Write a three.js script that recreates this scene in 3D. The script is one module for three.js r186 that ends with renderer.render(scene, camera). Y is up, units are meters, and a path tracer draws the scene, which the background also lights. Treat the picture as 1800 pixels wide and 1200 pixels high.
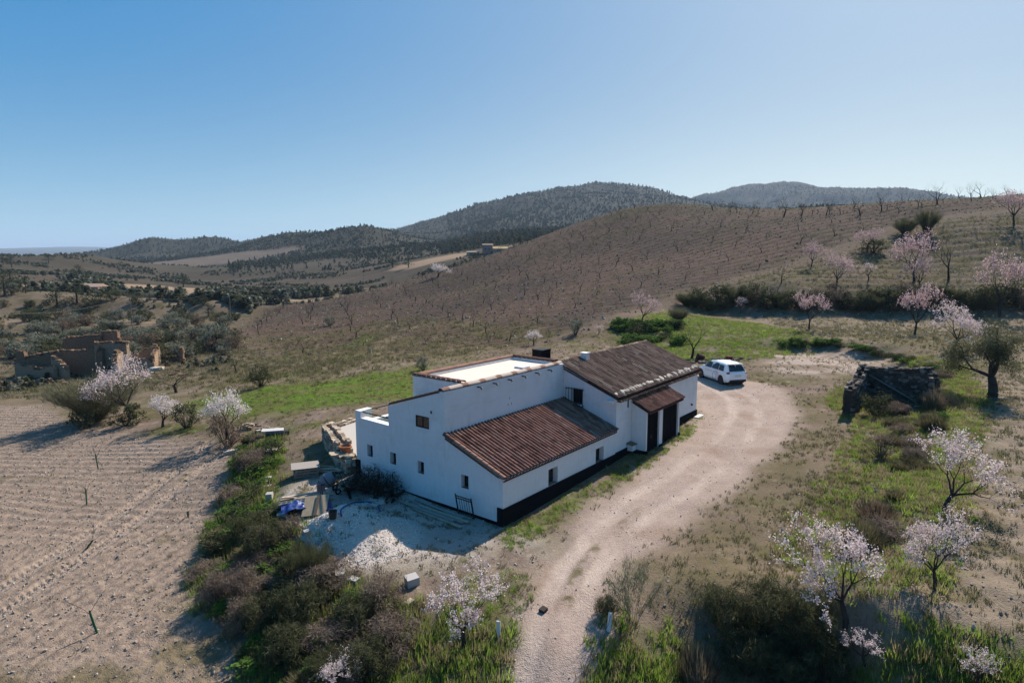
import * as THREE from 'three';
import { mergeGeometries } from 'three/addons/utils/BufferGeometryUtils.js';

// ---------------------------------------------------------------- camera, sky, sun, exposure
const F = 1110, CAMH = 10.5, PITCH = Math.atan(150 / F);
const scene = new THREE.Scene();
const camera = new THREE.PerspectiveCamera(2 * Math.atan(600 / F) * 180 / Math.PI, 1024 / 682, 0.5, 30000);
camera.position.set(0, CAMH, 0);
camera.rotation.x = -PITCH;
const renderer = new THREE.WebGLRenderer({ antialias: true });
renderer.setSize(1024, 682);
renderer.toneMapping = THREE.LinearToneMapping;
renderer.toneMappingExposure = 1.75;
renderer.shadowMap.enabled = true;

const SUN_AZ = 34.5 * Math.PI / 180, SUN_EL = 40 * Math.PI / 180;
const sunDir = new THREE.Vector3(Math.sin(SUN_AZ) * Math.cos(SUN_EL), Math.sin(SUN_EL), -Math.cos(SUN_AZ) * Math.cos(SUN_EL));
const sun = new THREE.DirectionalLight(new THREE.Color(1.0, 0.915, 0.82), 5.0);
sun.position.copy(sunDir).multiplyScalar(200);
sun.castShadow = true; sun.shadow.mapSize.set(4096, 4096);
Object.assign(sun.shadow.camera, { left: -90, right: 90, top: 90, bottom: -90, near: 1, far: 500 });
scene.add(sun); scene.add(sun.target);

{ // clear winter sky: deep blue away from the sun, pale at the horizon, whitish round the sun
  const W = 1024, Hh = 512, d = new Float32Array(W * Hh * 4);
  for (let j = 0; j < Hh; j++) for (let i = 0; i < W; i++) {
    const el = ((j + 0.5) / Hh - 0.5) * Math.PI, az = ((i + 0.5) / W - 0.5) * 2 * Math.PI;
    const x = Math.cos(el) * Math.cos(az), y = Math.sin(el), z = Math.cos(el) * Math.sin(az);
    const g = Math.acos(Math.max(-1, Math.min(1, x * sunDir.x + y * sunDir.y + z * sunDir.z)));
    const e = Math.max(0, y), h = Math.exp(-e / 0.12), gl = Math.exp(-Math.pow(g / 0.7, 2)) * (0.2 + h), near = 0.42 * Math.exp(-Math.pow(g / 0.3, 2));
    let r = Math.max(0.01, -0.03 + 0.50 * h + 1.95 * gl + near), gg = 0.205 + 0.57 * h + 1.55 * gl + near * 0.9, b = 0.575 + 0.285 * h + 0.82 * gl + near * 0.75;
    if (y < 0) { const k = Math.exp(y * 12); r = 0.16 + (r - 0.16) * k; gg = 0.14 + (gg - 0.14) * k; b = 0.12 + (b - 0.12) * k; }
    const o = (j * W + i) * 4; const SK = 0.571; d[o] = r * SK; d[o + 1] = gg * SK; d[o + 2] = b * SK; d[o + 3] = 1;
  }
  const t = new THREE.DataTexture(d, W, Hh, THREE.RGBAFormat, THREE.FloatType);
  t.mapping = THREE.EquirectangularReflectionMapping; t.magFilter = t.minFilter = THREE.LinearFilter; t.needsUpdate = true;
  scene.background = t; scene.environment = t;
}
scene.fog = new THREE.FogExp2(new THREE.Color(0.55, 0.71, 0.9), 0.0001);

// ---------------------------------------------------------------- small helpers
function rngOf(seed) { let a = seed >>> 0; return () => { a = (a + 0x6D2B79F5) | 0; let t = Math.imul(a ^ (a >>> 15), 1 | a); t = (t + Math.imul(t ^ (t >>> 7), 61 | t)) ^ t; return ((t ^ (t >>> 14)) >>> 0) / 4294967296; }; }
const PERM = (() => { const r = rngOf(77), p = new Uint8Array(512); for (let i = 0; i < 256; i++) p[i] = i; for (let i = 255; i > 0; i--) { const j = Math.floor(r() * (i + 1)), t = p[i]; p[i] = p[j]; p[j] = t; } for (let i = 0; i < 256; i++) p[i + 256] = p[i]; return p; })();
const GX = new Float32Array(256), GY = new Float32Array(256);
for (let i = 0; i < 256; i++) { GX[i] = Math.cos(i * 2.39996) * 1.4; GY[i] = Math.sin(i * 2.39996) * 1.4; }
function noise(x, y) { // gradient noise, about -1..1
  const xi = Math.floor(x), yi = Math.floor(y), fx = x - xi, fy = y - yi, X = xi & 255, Y = yi & 255;
  const u = fx * fx * fx * (fx * (fx * 6 - 15) + 10), v = fy * fy * fy * (fy * (fy * 6 - 15) + 10);
  const a = PERM[PERM[X] + Y], b = PERM[PERM[X + 1] + Y], c = PERM[PERM[X] + Y + 1], e = PERM[PERM[X + 1] + Y + 1];
  const n0 = GX[a] * fx + GY[a] * fy, n1 = GX[b] * (fx - 1) + GY[b] * fy, n2 = GX[c] * fx + GY[c] * (fy - 1), n3 = GX[e] * (fx - 1) + GY[e] * (fy - 1);
  return (n0 + u * (n1 - n0)) + v * ((n2 + u * (n3 - n2)) - (n0 + u * (n1 - n0)));
}
const fbm = (x, y, o = 4) => { let s = 0, a = 0.5, f = 1; for (let i = 0; i < o; i++) { s += a * noise(x * f + i * 17.3, y * f - i * 9.1); a *= 0.5; f *= 2.03; } return s; };
const ridged = (x, y, o = 4) => { let s = 0, a = 0.5, f = 1; for (let i = 0; i < o; i++) { s += a * (1 - 2 * Math.abs(noise(x * f + i * 31.7, y * f + i * 5.3))); a *= 0.5; f *= 2.07; } return s; };
const clamp = (x, a = 0, b = 1) => Math.max(a, Math.min(b, x));
const smooth = (a, b, x) => { const t = clamp((x - a) / (b - a)); return t * t * (3 - 2 * t); };
const lerp = (a, b, t) => a + (b - a) * t;
const mix3 = (c, d, t) => { c[0] += (d[0] - c[0]) * t; c[1] += (d[1] - c[1]) * t; c[2] += (d[2] - c[2]) * t; };

const matte = (o, s = 0.18) => new THREE.MeshPhysicalMaterial({ roughness: 0.95, specularIntensity: s, ...o });
const taken = {};
function numbered(name) { const n = taken[name] = (taken[name] || 0) + 1; return n === 1 ? name : name + '_' + String(n - 1).padStart(3, '0'); }
function tag(o, label, category, group, kind) { if (label) o.userData.label = label; if (category) o.userData.category = category; if (group) o.userData.group = group; if (kind) o.userData.kind = kind; return o; }
function addTop(o, name) { o.name = numbered(name); scene.add(o); return o; }
function part(name, geo, mat, parent) {
  const g = Array.isArray(geo) ? mergeGeometries(geo.map(q => q.index ? q.toNonIndexed() : q).map(q => { for (const k of Object.keys(q.attributes)) if (!['position', 'normal', 'uv', 'color'].includes(k)) q.deleteAttribute(k); return q; })) : geo;
  const m = new THREE.Mesh(g, mat); m.castShadow = m.receiveShadow = true;
  if (parent) { m.name = name; parent.add(m); } else addTop(m, name);
  return m;
}
function thing(name, label, category, pos, turn = 0, group) { const g = new THREE.Group(); addTop(g, name); if (pos) g.position.copy(pos); g.rotation.y = turn; return tag(g, label, category, group); }
function cloneOf(o, name, label, pos, turn, scale, group) { const c = o.clone(); addTop(c, name); c.userData = { ...o.userData }; if (label) c.userData.label = label; if (group) c.userData.group = group; c.position.copy(pos); c.rotation.set(0, turn, 0); if (scale) { typeof scale === 'number' ? c.scale.setScalar(scale) : c.scale.copy(scale); } return c; }

class GB { // collects triangles with colours
  constructor() { this.p = []; this.c = []; this.n = []; }
  tri(a, b, c, col, n) {
    this.p.push(a[0], a[1], a[2], b[0], b[1], b[2], c[0], c[1], c[2]);
    if (!n) { const ux = b[0] - a[0], uy = b[1] - a[1], uz = b[2] - a[2], vx = c[0] - a[0], vy = c[1] - a[1], vz = c[2] - a[2]; n = [uy * vz - uz * vy, uz * vx - ux * vz, ux * vy - uy * vx]; const l = Math.hypot(...n) || 1; n = [n[0] / l, n[1] / l, n[2] / l]; }
    for (let i = 0; i < 3; i++) { this.n.push(n[0], n[1], n[2]); this.c.push(col[0], col[1], col[2]); }
  }
  quad(a, b, c, d, col, n) { this.tri(a, b, c, col, n); this.tri(a, c, d, col, n); }
  seg(a, b, r0, r1, sides, col) {
    let dx = b[0] - a[0], dy = b[1] - a[1], dz = b[2] - a[2]; const l = Math.hypot(dx, dy, dz) || 1; dx /= l; dy /= l; dz /= l;
    let ux, uy, uz; if (Math.abs(dy) < 0.9) { ux = -dz; uy = 0; uz = dx; } else { ux = 0; uy = dz; uz = -dy; } const ul = Math.hypot(ux, uy, uz); ux /= ul; uy /= ul; uz /= ul;
    const wx = dy * uz - dz * uy, wy = dz * ux - dx * uz, wz = dx * uy - dy * ux;
    const P = (q, r, k) => { const t = k / sides * 6.28318, c = Math.cos(t) * r, s = Math.sin(t) * r; return [q[0] + ux * c + wx * s, q[1] + uy * c + wy * s, q[2] + uz * c + wz * s]; };
    for (let k = 0; k < sides; k++) { const a0 = P(a, r0, k), a1 = P(a, r0, k + 1), b0 = P(b, r1, k), b1 = P(b, r1, k + 1); this.tri(a0, a1, b1, col); if (r1 > 0) this.tri(a0, b1, b0, col); }
  }
  leaf(x, y, z, s, rnd, col, asp = 0.6) { // small diamond, any orientation
    const a = rnd() * 6.283, ct = rnd() * 2 - 1, st = Math.sqrt(1 - ct * ct), d = [st * Math.cos(a), ct, st * Math.sin(a)];
    const b = rnd() * 6.283; let e = [Math.cos(b), rnd() - 0.5, Math.sin(b)]; const dt = e[0] * d[0] + e[1] * d[1] + e[2] * d[2]; e = [e[0] - d[0] * dt, e[1] - d[1] * dt, e[2] - d[2] * dt]; const el = Math.hypot(...e) || 1, w = s * asp / el;
    this.quad([x - d[0] * s, y - d[1] * s, z - d[2] * s], [x + e[0] * w, y + e[1] * w, z + e[2] * w], [x + d[0] * s, y + d[1] * s, z + d[2] * s], [x - e[0] * w, y - e[1] * w, z - e[2] * w], col);
  }
  geo() { const g = new THREE.BufferGeometry(); g.setAttribute('position', new THREE.BufferAttribute(new Float32Array(this.p), 3)); g.setAttribute('normal', new THREE.BufferAttribute(new Float32Array(this.n), 3)); g.setAttribute('color', new THREE.BufferAttribute(new Float32Array(this.c), 3)); return g; }
}
const vcol = (c, rnd, v = 0.2) => { const k = 1 + (rnd() * 2 - 1) * v; return [c[0] * k, c[1] * k, c[2] * k]; };
const lin = (r, g, b) => new THREE.Color().setRGB(r, g, b);
function tex(n, fn, srgb = false) { // n x n grey/colour tile from fn(u, v) -> [r,g,b] in 0..1
  const d = new Uint8Array(n * n * 4);
  for (let j = 0; j < n; j++) for (let i = 0; i < n; i++) { const c = fn(i / n, j / n, i, j), o = (j * n + i) * 4; d[o] = clamp(c[0]) * 255; d[o + 1] = clamp(c[1]) * 255; d[o + 2] = clamp(c[2]) * 255; d[o + 3] = 255; }
  const t = new THREE.DataTexture(d, n, n); t.wrapS = t.wrapT = THREE.RepeatWrapping; t.magFilter = t.minFilter = THREE.LinearFilter; if (srgb) t.colorSpace = THREE.SRGBColorSpace; t.needsUpdate = true; return t;
}
// noise that tiles over the unit square
function tnoise(u, v, f) { const n = (a, b) => noise(a * f, b * f); const su = u, sv = v; return n(u + 3, v) * (1 - su) * (1 - sv) + n(u + 2, v) * su * (1 - sv) + n(u + 3, v - 1) * (1 - su) * sv + n(u + 2, v - 1) * su * sv; }

// ---------------------------------------------------------------- terrain: heights from surveyed points
// a sight line through a point of the photograph (1800 x 1200), as surveying directions from the drone's position
const CP = Math.cos(PITCH), SP = Math.sin(PITCH);
function sight(px, py) { const x = (px - 900) / F, y = -(py - 600) / F; return [x, y * CP - SP, -y * SP - CP]; }
const P = (px, py, D) => { const d = sight(px, py), t = D / -d[2]; return [d[0] * t, CAMH + d[1] * t, -D]; };   // seen at distance D
const G = (px, py, y) => { const d = sight(px, py), t = (y - CAMH) / d[1]; return [d[0] * t, y, d[2] * t]; };      // seen on level y
const Q = (px, D, y) => { const d = sight(px, 450), t = D / -d[2]; return [d[0] * t, y, -D]; };                    // hidden point
const TH = 38.4 * Math.PI / 180, HU = [Math.sin(TH), -Math.cos(TH)], HV = [-Math.cos(TH), -Math.sin(TH)], HC = [-0.356, -23.51];
const HP = (u, v, y) => [HC[0] + HU[0] * u + HV[0] * v, y, HC[1] + HU[1] * u + HV[1] * v];                         // by the house
const survey = [
  // plateau round the house
  HP(0, 0, 0), HP(9, 0, .35), HP(19, 0, .62), HP(0, 9, .2), HP(-1, 4, 0), HP(0, 4.5, .05), HP(9, 4, .4), HP(14, 7, .55), HP(19.5, 7, .8), HP(12, -1, .5), HP(4, -1, .12), HP(-3, 6, .05),
  HP(6, 9, .25), HP(12, 10, .5), HP(-3, 9, .05),
  G(580, 900, -.05), G(560, 860, 0), G(700, 980, -.1), G(800, 1020, -.12), G(600, 1000, -.12), G(520, 940, -.15), G(480, 860, -.2), G(450, 790, -.35), G(520, 800, 0), G(540, 740, -.1),
  G(700, 1060, -.3), G(830, 1090, -.3), G(900, 1130, -.35), G(950, 1200, -.55), G(1000, 1150, -.3), G(1010, 1060, -.1), G(1100, 980, -.02), G(1000, 980, -.05), G(1200, 900, .12), G(1300, 900, .2), G(1200, 1000, .05), G(1350, 1000, .1),
  G(1100, 1070, -.1), G(1290, 1065, 0), G(1250, 800, .35), G(1400, 750, .55), G(1330, 700, .75), G(1450, 700, .8), G(1250, 672, .9), G(1300, 672, .92), G(1280, 650, .95), G(1230, 640, .9),
  // left bank and ploughed field
  G(430, 800, -.9), G(400, 880, -1.1), G(365, 960, -1.2), G(345, 1040, -1.25), G(420, 1110, -1.25), G(490, 1200, -1.25), G(600, 1110, -.75), G(720, 1150, -.75), G(800, 1200, -.8), G(560, 1040, -.5), G(470, 960, -.7), G(450, 880, -.6),
  G(200, 1000, -1.45), G(0, 1200, -1.5), G(250, 1200, -1.4), G(0, 1000, -1.75), G(200, 1100, -1.4), G(0, 850, -2.2), G(200, 850, -1.8), G(300, 900, -1.5), G(100, 770, -2.3), G(0, 760, -2.6), G(300, 775, -1.5), G(-300, 1000, -2), G(-300, 800, -2.8),
  G(240, 735, -1.7), G(350, 738, -1.15), G(420, 765, -.75), G(0, 700, -3.2), G(-300, 700, -3.6),
  // meadow
  G(500, 700, -.3), G(600, 690, -.15), G(700, 665, 0), G(350, 690, -1.6), G(450, 680, -.9), G(430, 655, -1.5), G(600, 655, -.4), G(700, 642, 0), G(300, 710, -1.6), G(860, 622, .5),
  // hill foot and flank
  G(500, 645, -1.8), P(400, 640, 76), P(390, 605, 100), P(560, 620, 86), P(700, 610, 84), P(850, 605, 75), P(960, 598, 73), P(1000, 590, 74), P(1100, 555, 83), P(1200, 520, 100), P(1280, 502, 106), P(1350, 482, 112), P(1450, 447, 122), P(1570, 405, 135), P(1680, 380, 142), P(1800, 366, 148), P(1950, 355, 150),
  P(600, 560, 128), P(800, 550, 116), P(1000, 520, 115), P(800, 510, 160), P(950, 480, 150), P(1100, 460, 145), P(1250, 440, 140), P(1100, 410, 175), P(1250, 400, 160), P(1400, 410, 140), P(1550, 380, 148),
  P(430, 562, 160), P(500, 545, 180), P(600, 522, 200), P(700, 500, 220), P(800, 472, 230), P(900, 440, 235), P(1000, 401, 230), P(1100, 367, 215), P(1180, 358, 200), P(1280, 373, 180), P(1400, 374, 165), P(1500, 366, 160), P(1600, 359, 155), P(1700, 349, 165), P(1800, 341, 170), P(1950, 330, 175), P(2300, 330, 180),
  Q(430, 200, -9), Q(500, 220, -10), Q(600, 245, -8), Q(700, 270, -6), Q(800, 285, -2), Q(900, 300, 5), Q(1000, 300, 12), Q(1100, 285, 18), Q(1180, 270, 19), Q(1280, 250, 16), Q(1400, 235, 15), Q(1500, 235, 16), Q(1600, 235, 17), Q(1700, 250, 18), Q(1800, 260, 20), Q(1950, 270, 20), Q(2300, 270, 20),
  Q(900, 400, 4), Q(1100, 420, 6), Q(1300, 420, 8), Q(1500, 420, 9), Q(1800, 450, 10),
  // behind the house: mound, grove field, dark scrub bank, upper terrace
  G(1180, 612, .9), G(1110, 600, .9), G(1150, 572, 2.1), G(1250, 575, 1.9), G(1300, 548, 2), G(1240, 549, 2), P(1500, 549, 96.5), P(1700, 553, 95), P(1850, 553, 95), P(1200, 526, 100), P(1380, 494, 103), P(1480, 505, 103), P(1600, 512, 102), P(1700, 520, 101), P(1850, 520, 101), P(1300, 505, 104),
  P(1470, 490, 107), P(1600, 482, 112), P(1700, 462, 118), P(1800, 442, 122), P(1560, 445, 122), P(1700, 402, 133), P(1800, 387, 139), P(1950, 400, 135), P(1950, 500, 108),
  G(1420, 582, 2.1), G(1600, 592, 2.1), G(1700, 602, 2.2), G(1850, 610, 2.3), G(1440, 637, 1.15), G(1440, 655, 1.1), G(1390, 625, 1.15), G(1440, 612, 1.2), G(1530, 628, 1.2), G(1385, 613, 1.15), G(1382, 600.5, 1.75), G(1445, 596, 1.98), G(1540, 611, 1.98), G(1618, 634, 1.95), G(1602, 652, 1.25), G(1500, 650, 1.12), G(1345, 640, 1.15), G(1330, 660, .95), G(1550, 612, 2), G(1460, 592, 2), G(1620, 630, 1.95), G(1600, 650, 1.3), G(1380, 590, 1.75),
  // ruin and right terrace
  G(1500, 740, .72), G(1560, 720, .85), G(1640, 700, 1.5), G(1745, 695, 1.65), G(1850, 690, 1.7), G(1520, 770, .65), G(1470, 900, .3), G(1420, 1000, .08), G(1650, 760, 1.45), G(1600, 880, 1.1), G(1545, 985, .85), G(1490, 1080, .5), G(1750, 800, 1.4), G(1750, 950, 1.1), G(1645, 1030, .95), G(1720, 1130, .65), G(1850, 900, 1.3), G(1850, 1150, .7), G(1570, 1120, .4), G(1600, 1200, -.2), G(1800, 1210, .2), G(2200, 900, 1.6), G(2200, 700, 2.4),
  G(1350, 1150, -1.2), G(1350, 1200, -1.75), G(1420, 1180, -1.4), G(1250, 1130, -.9), G(1250, 1200, -1.6), G(1480, 1190, -1), G(1150, 1150, -.7), G(1150, 1200, -1), G(1050, 1190, -.6), G(1400, 1090, -.2),
  // under and behind the drone
  [0, -2.2, -8], [-9, -2.2, -7], [9, -2.4, -8], [0, -2.6, 6], [-20, -2.6, 0], [22, 0, 0], [0, -3, 30], [-30, -3, 25], [30, -1, 25], [0, -3, 120], [-120, -4, 40], [120, 6, 40], [0, 10, 600], [-600, 0, 100], [600, 30, 100], [0, 120, 3000], [-3000, 80, 500], [3000, 150, 500], [-60, -4, -10], [60, 4, -10],
  // valley on the left
  P(20, 690, 71), P(100, 656, 84), P(220, 642, 86), P(300, 652, 79), P(300, 600, 112), P(200, 603, 112), P(50, 606, 112), P(50, 572, 138), P(200, 563, 148), P(350, 567, 143), P(100, 553, 167), P(200, 552, 169), P(300, 554, 171), P(380, 553, 174), P(450, 551, 180), P(-200, 610, 110), P(-200, 560, 150),
  P(100, 527, 172), P(250, 527, 176), P(380, 533, 178), P(470, 538, 186), P(0, 520, 172), P(-200, 510, 180), P(0, 502, 215), P(150, 517, 228), P(300, 523, 245), P(450, 526, 255), P(560, 520, 275), P(0, 482, 300), P(200, 492, 320), P(350, 502, 345), P(500, 507, 375), P(-200, 470, 300),
  P(140, 447, 520), P(80, 452, 520), P(0, 456, 460), P(210, 463, 520), P(-200, 440, 460), Q(140, 720, 0), Q(0, 680, 5), P(300, 488, 500), P(450, 493, 500), P(620, 503, 400), P(620, 482, 450), P(700, 476, 430), P(760, 457, 450), P(850, 441, 460), P(830, 455, 400), P(920, 431, 480), P(1000, 425, 520), Q(1100, 700, 40), Q(1400, 800, 60), Q(1700, 800, 60), Q(2200, 800, 60),
  P(250, 466, 800), P(400, 456, 850), P(350, 471, 750), P(273, 420, 1300), P(240, 434, 1300), P(205, 450, 1300), P(185, 456, 1300), P(310, 431, 1320), P(350, 422, 1320), P(397, 422, 1300), P(430, 429, 1280), P(467, 418, 1200), P(507, 411, 1100), P(550, 413, 1080), P(590, 405, 1000), P(640, 396, 950), P(690, 408, 950), P(735, 428, 930), P(205, 459, 1120), P(185, 460, 1120), P(240, 450, 1120), P(310, 446, 1180), P(430, 442, 1140), P(273, 438, 1180), P(735, 412, 1250), P(710, 416, 1200),
  P(640, 440, 700), P(560, 462, 600), P(500, 472, 570), P(480, 442, 900), P(620, 470, 560), P(420, 470, 700), P(690, 450, 640),
  Q(100, 1300, 5), Q(0, 1300, 5), Q(180, 1200, 20), Q(-200, 1300, 5), Q(60, 2200, 0), Q(170, 2400, 0), Q(0, 800, 0), Q(270, 1700, -10), Q(335, 1750, -10), Q(205, 1650, -10), Q(420, 1700, 0), Q(470, 1650, 0), Q(520, 1500, 10), Q(640, 1300, 20), Q(720, 1200, 25),
  P(790, 396, 1500), P(755, 413, 1350), P(820, 375, 1650), P(850, 357, 1800), P(920, 344, 1900), P(980, 336, 1950), P(1050, 326, 2000), P(1110, 328, 2000), P(1160, 338, 2000), P(1200, 348, 2000), P(1300, 372, 1900), P(850, 402, 1250), P(950, 400, 1250), P(1100, 385, 1250), P(900, 422, 900), P(800, 430, 900),
  Q(790, 2600, 30), Q(920, 2700, 60), Q(1050, 2700, 90), Q(1200, 2500, 110), P(1280, 336, 3000), P(1240, 344, 3000), P(1330, 332, 3100), P(1372, 325, 3200), P(1410, 331, 3100), P(1450, 340, 3000), P(1510, 337, 2800), P(1580, 333, 2600), P(1640, 347, 2500), P(1720, 362, 2400), P(1850, 372, 2400), P(1300, 380, 1700), P(1500, 380, 1700), P(1700, 390, 1700), P(2300, 360, 2400),
  Q(1300, 4300, 120), Q(1600, 4000, 100), Q(2200, 4000, 100), Q(900, 4500, 60),
  P(30, 443, 9000), P(100, 435, 9000), P(150, 434, 9000), P(220, 436, 9000), P(320, 443, 9500), P(-200, 440, 9000), P(100, 455, 3500), P(250, 455, 3500), Q(500, 6000, 30), Q(900, 9000, 60), Q(1500, 9000, 60), Q(100, 14000, 20), Q(900, 14000, 20), Q(1800, 14000, 20), P(-200, 458, 3500),
];
const NS = survey.length, SX = new Float64Array(NS), SY = new Float64Array(NS), SW = new Float64Array(NS), SR = new Float64Array(NS);
const RB = 0.02 * 0.02;
{
  // heights are scaled by distance so that near and far points weigh alike
  const A = [], b = [];
  for (let i = 0; i < NS; i++) { const [x, y, z] = survey[i]; const r = Math.hypot(x, z); SX[i] = Math.atan2(x, -z); SY[i] = Math.log(r); SR[i] = r; b.push((y - 0) / Math.pow(r, 0.7)); }
  for (let i = 0; i < NS; i++) { const row = new Float64Array(NS + 1); for (let j = 0; j < NS; j++) { const dx = SX[i] - SX[j], dy = SY[i] - SY[j]; row[j] = Math.sqrt(dx * dx + dy * dy + RB); } row[i] += -0.0006; row[NS] = b[i]; A.push(row); }
  for (let k = 0; k < NS; k++) { let m = k; for (let i = k + 1; i < NS; i++) if (Math.abs(A[i][k]) > Math.abs(A[m][k])) m = i; [A[k], A[m]] = [A[m], A[k]]; const pk = A[k][k]; for (let i = k + 1; i < NS; i++) { const f = A[i][k] / pk; if (f) { const ri = A[i], rk = A[k]; for (let j = k; j <= NS; j++) ri[j] -= f * rk[j]; } } }
  for (let k = NS - 1; k >= 0; k--) { let s = A[k][NS]; for (let j = k + 1; j < NS; j++) s -= A[k][j] * SW[j]; SW[k] = s / A[k][k]; }
}
function baseHeight(th, r) { const a = Math.abs(th); if (a < 2.4) return rbf(th, r); const w = 0.5 * smooth(2.4, Math.PI, a); return rbf(th, r) * (1 - w) + rbf(th - Math.sign(th) * 2 * Math.PI, r) * w; }
function rbf(th, r) { const l = Math.log(r); let s = 0; for (let i = 0; i < NS; i++) { const dx = th - SX[i], dy = l - SY[i]; s += SW[i] * Math.sqrt(dx * dx + dy * dy + RB); } return s * Math.pow(r, 0.7); }

// the sheet: fine ahead (where the valley is seen), coarse all round
const thetas = [], radii = [];
for (let a = -180; a < -47; a += 3) thetas.push(a); for (let a = -47; a <= 47.0001; a += 0.15) thetas.push(a); for (let a = 50; a < 180.1; a += 3) thetas.push(a);
thetas[thetas.length - 1] = 180;
radii.push(0.4, 2, 4, 6, 8); for (let r = 9.5; r < 270; r *= 1.0046) radii.push(r); for (let r = 270; r < 13500; r *= 1.0115) radii.push(r); radii.push(16000, 20000, 26000);
const NT = thetas.length, NR = radii.length, thR = thetas.map(a => a * Math.PI / 180);
const HT = new Float32Array(NT * NR);
for (let j = 0; j < NR; j++) for (let i = 0; i < NT; i++) HT[j * NT + i] = baseHeight(thR[i], radii[j]);
function findLow(arr, v) { let lo = 0, hi = arr.length - 1; while (hi - lo > 1) { const m = (lo + hi) >> 1; if (arr[m] <= v) lo = m; else hi = m; } return lo; }
function height(x, z) { const th = Math.atan2(x, -z), r = clamp(Math.hypot(x, z), 0.41, 25999); const i = findLow(thR, th), j = findLow(radii, r); const u = clamp((th - thR[i]) / (thR[i + 1] - thR[i])), v = (r - radii[j]) / (radii[j + 1] - radii[j]); const a = HT[j * NT + i], b = HT[j * NT + i + 1], c = HT[(j + 1) * NT + i], d = HT[(j + 1) * NT + i + 1]; return (a + (b - a) * u) * (1 - v) + (c + (d - c) * u) * v; }
function hit(px, py) { const d = sight(px, py); let t0 = 9, t = 9; while (t < 9000) { const y = CAMH + d[1] * t; if (y < height(d[0] * t, d[2] * t)) break; t0 = t; t *= 1.006; } for (let k = 0; k < 18; k++) { const m = (t0 + t) / 2; if (CAMH + d[1] * m < height(d[0] * m, d[2] * m)) t = m; else t0 = m; } return new THREE.Vector3(d[0] * t, height(d[0] * t, d[2] * t), d[2] * t); }
// ---------------------------------------------------------------- what covers the ground where (plan outlines in metres)
function region(list, soft = 0.5) { // entries [px, py] on the ground seen there, or [px, D, 1] by distance
  const p = list.map(q => q.length === 3 ? (v => [v[0], v[2]])(Q(q[0], q[1], 0)) : (v => [v.x, v.z])(hit(q[0], q[1])));
  const x0 = Math.min(...p.map(q => q[0])), x1 = Math.max(...p.map(q => q[0])), z0 = Math.min(...p.map(q => q[1])), z1 = Math.max(...p.map(q => q[1]));
  const f = (x, z) => { // soft cover 0..1
    if (x < x0 - soft || x > x1 + soft || z < z0 - soft || z > z1 + soft) return 0;
    let d = 1e9, ins = false;
    for (let i = 0, j = p.length - 1; i < p.length; j = i++) {
      const ax = p[j][0], az = p[j][1], bx = p[i][0], bz = p[i][1];
      if ((bz > z) !== (az > z) && x < (ax - bx) * (z - bz) / (az - bz) + bx) ins = !ins;
      const ex = bx - ax, ez = bz - az, t = clamp(((x - ax) * ex + (z - az) * ez) / (ex * ex + ez * ez)), qx = ax + ex * t - x, qz = az + ez * t - z; d = Math.min(d, qx * qx + qz * qz);
    }
    d = Math.sqrt(d); return ins ? clamp(0.5 + 0.5 * d / soft) : clamp(0.5 - 0.5 * d / soft);
  };
  f.box = [x0, x1, z0, z1]; f.p = p; return f;
}
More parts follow.
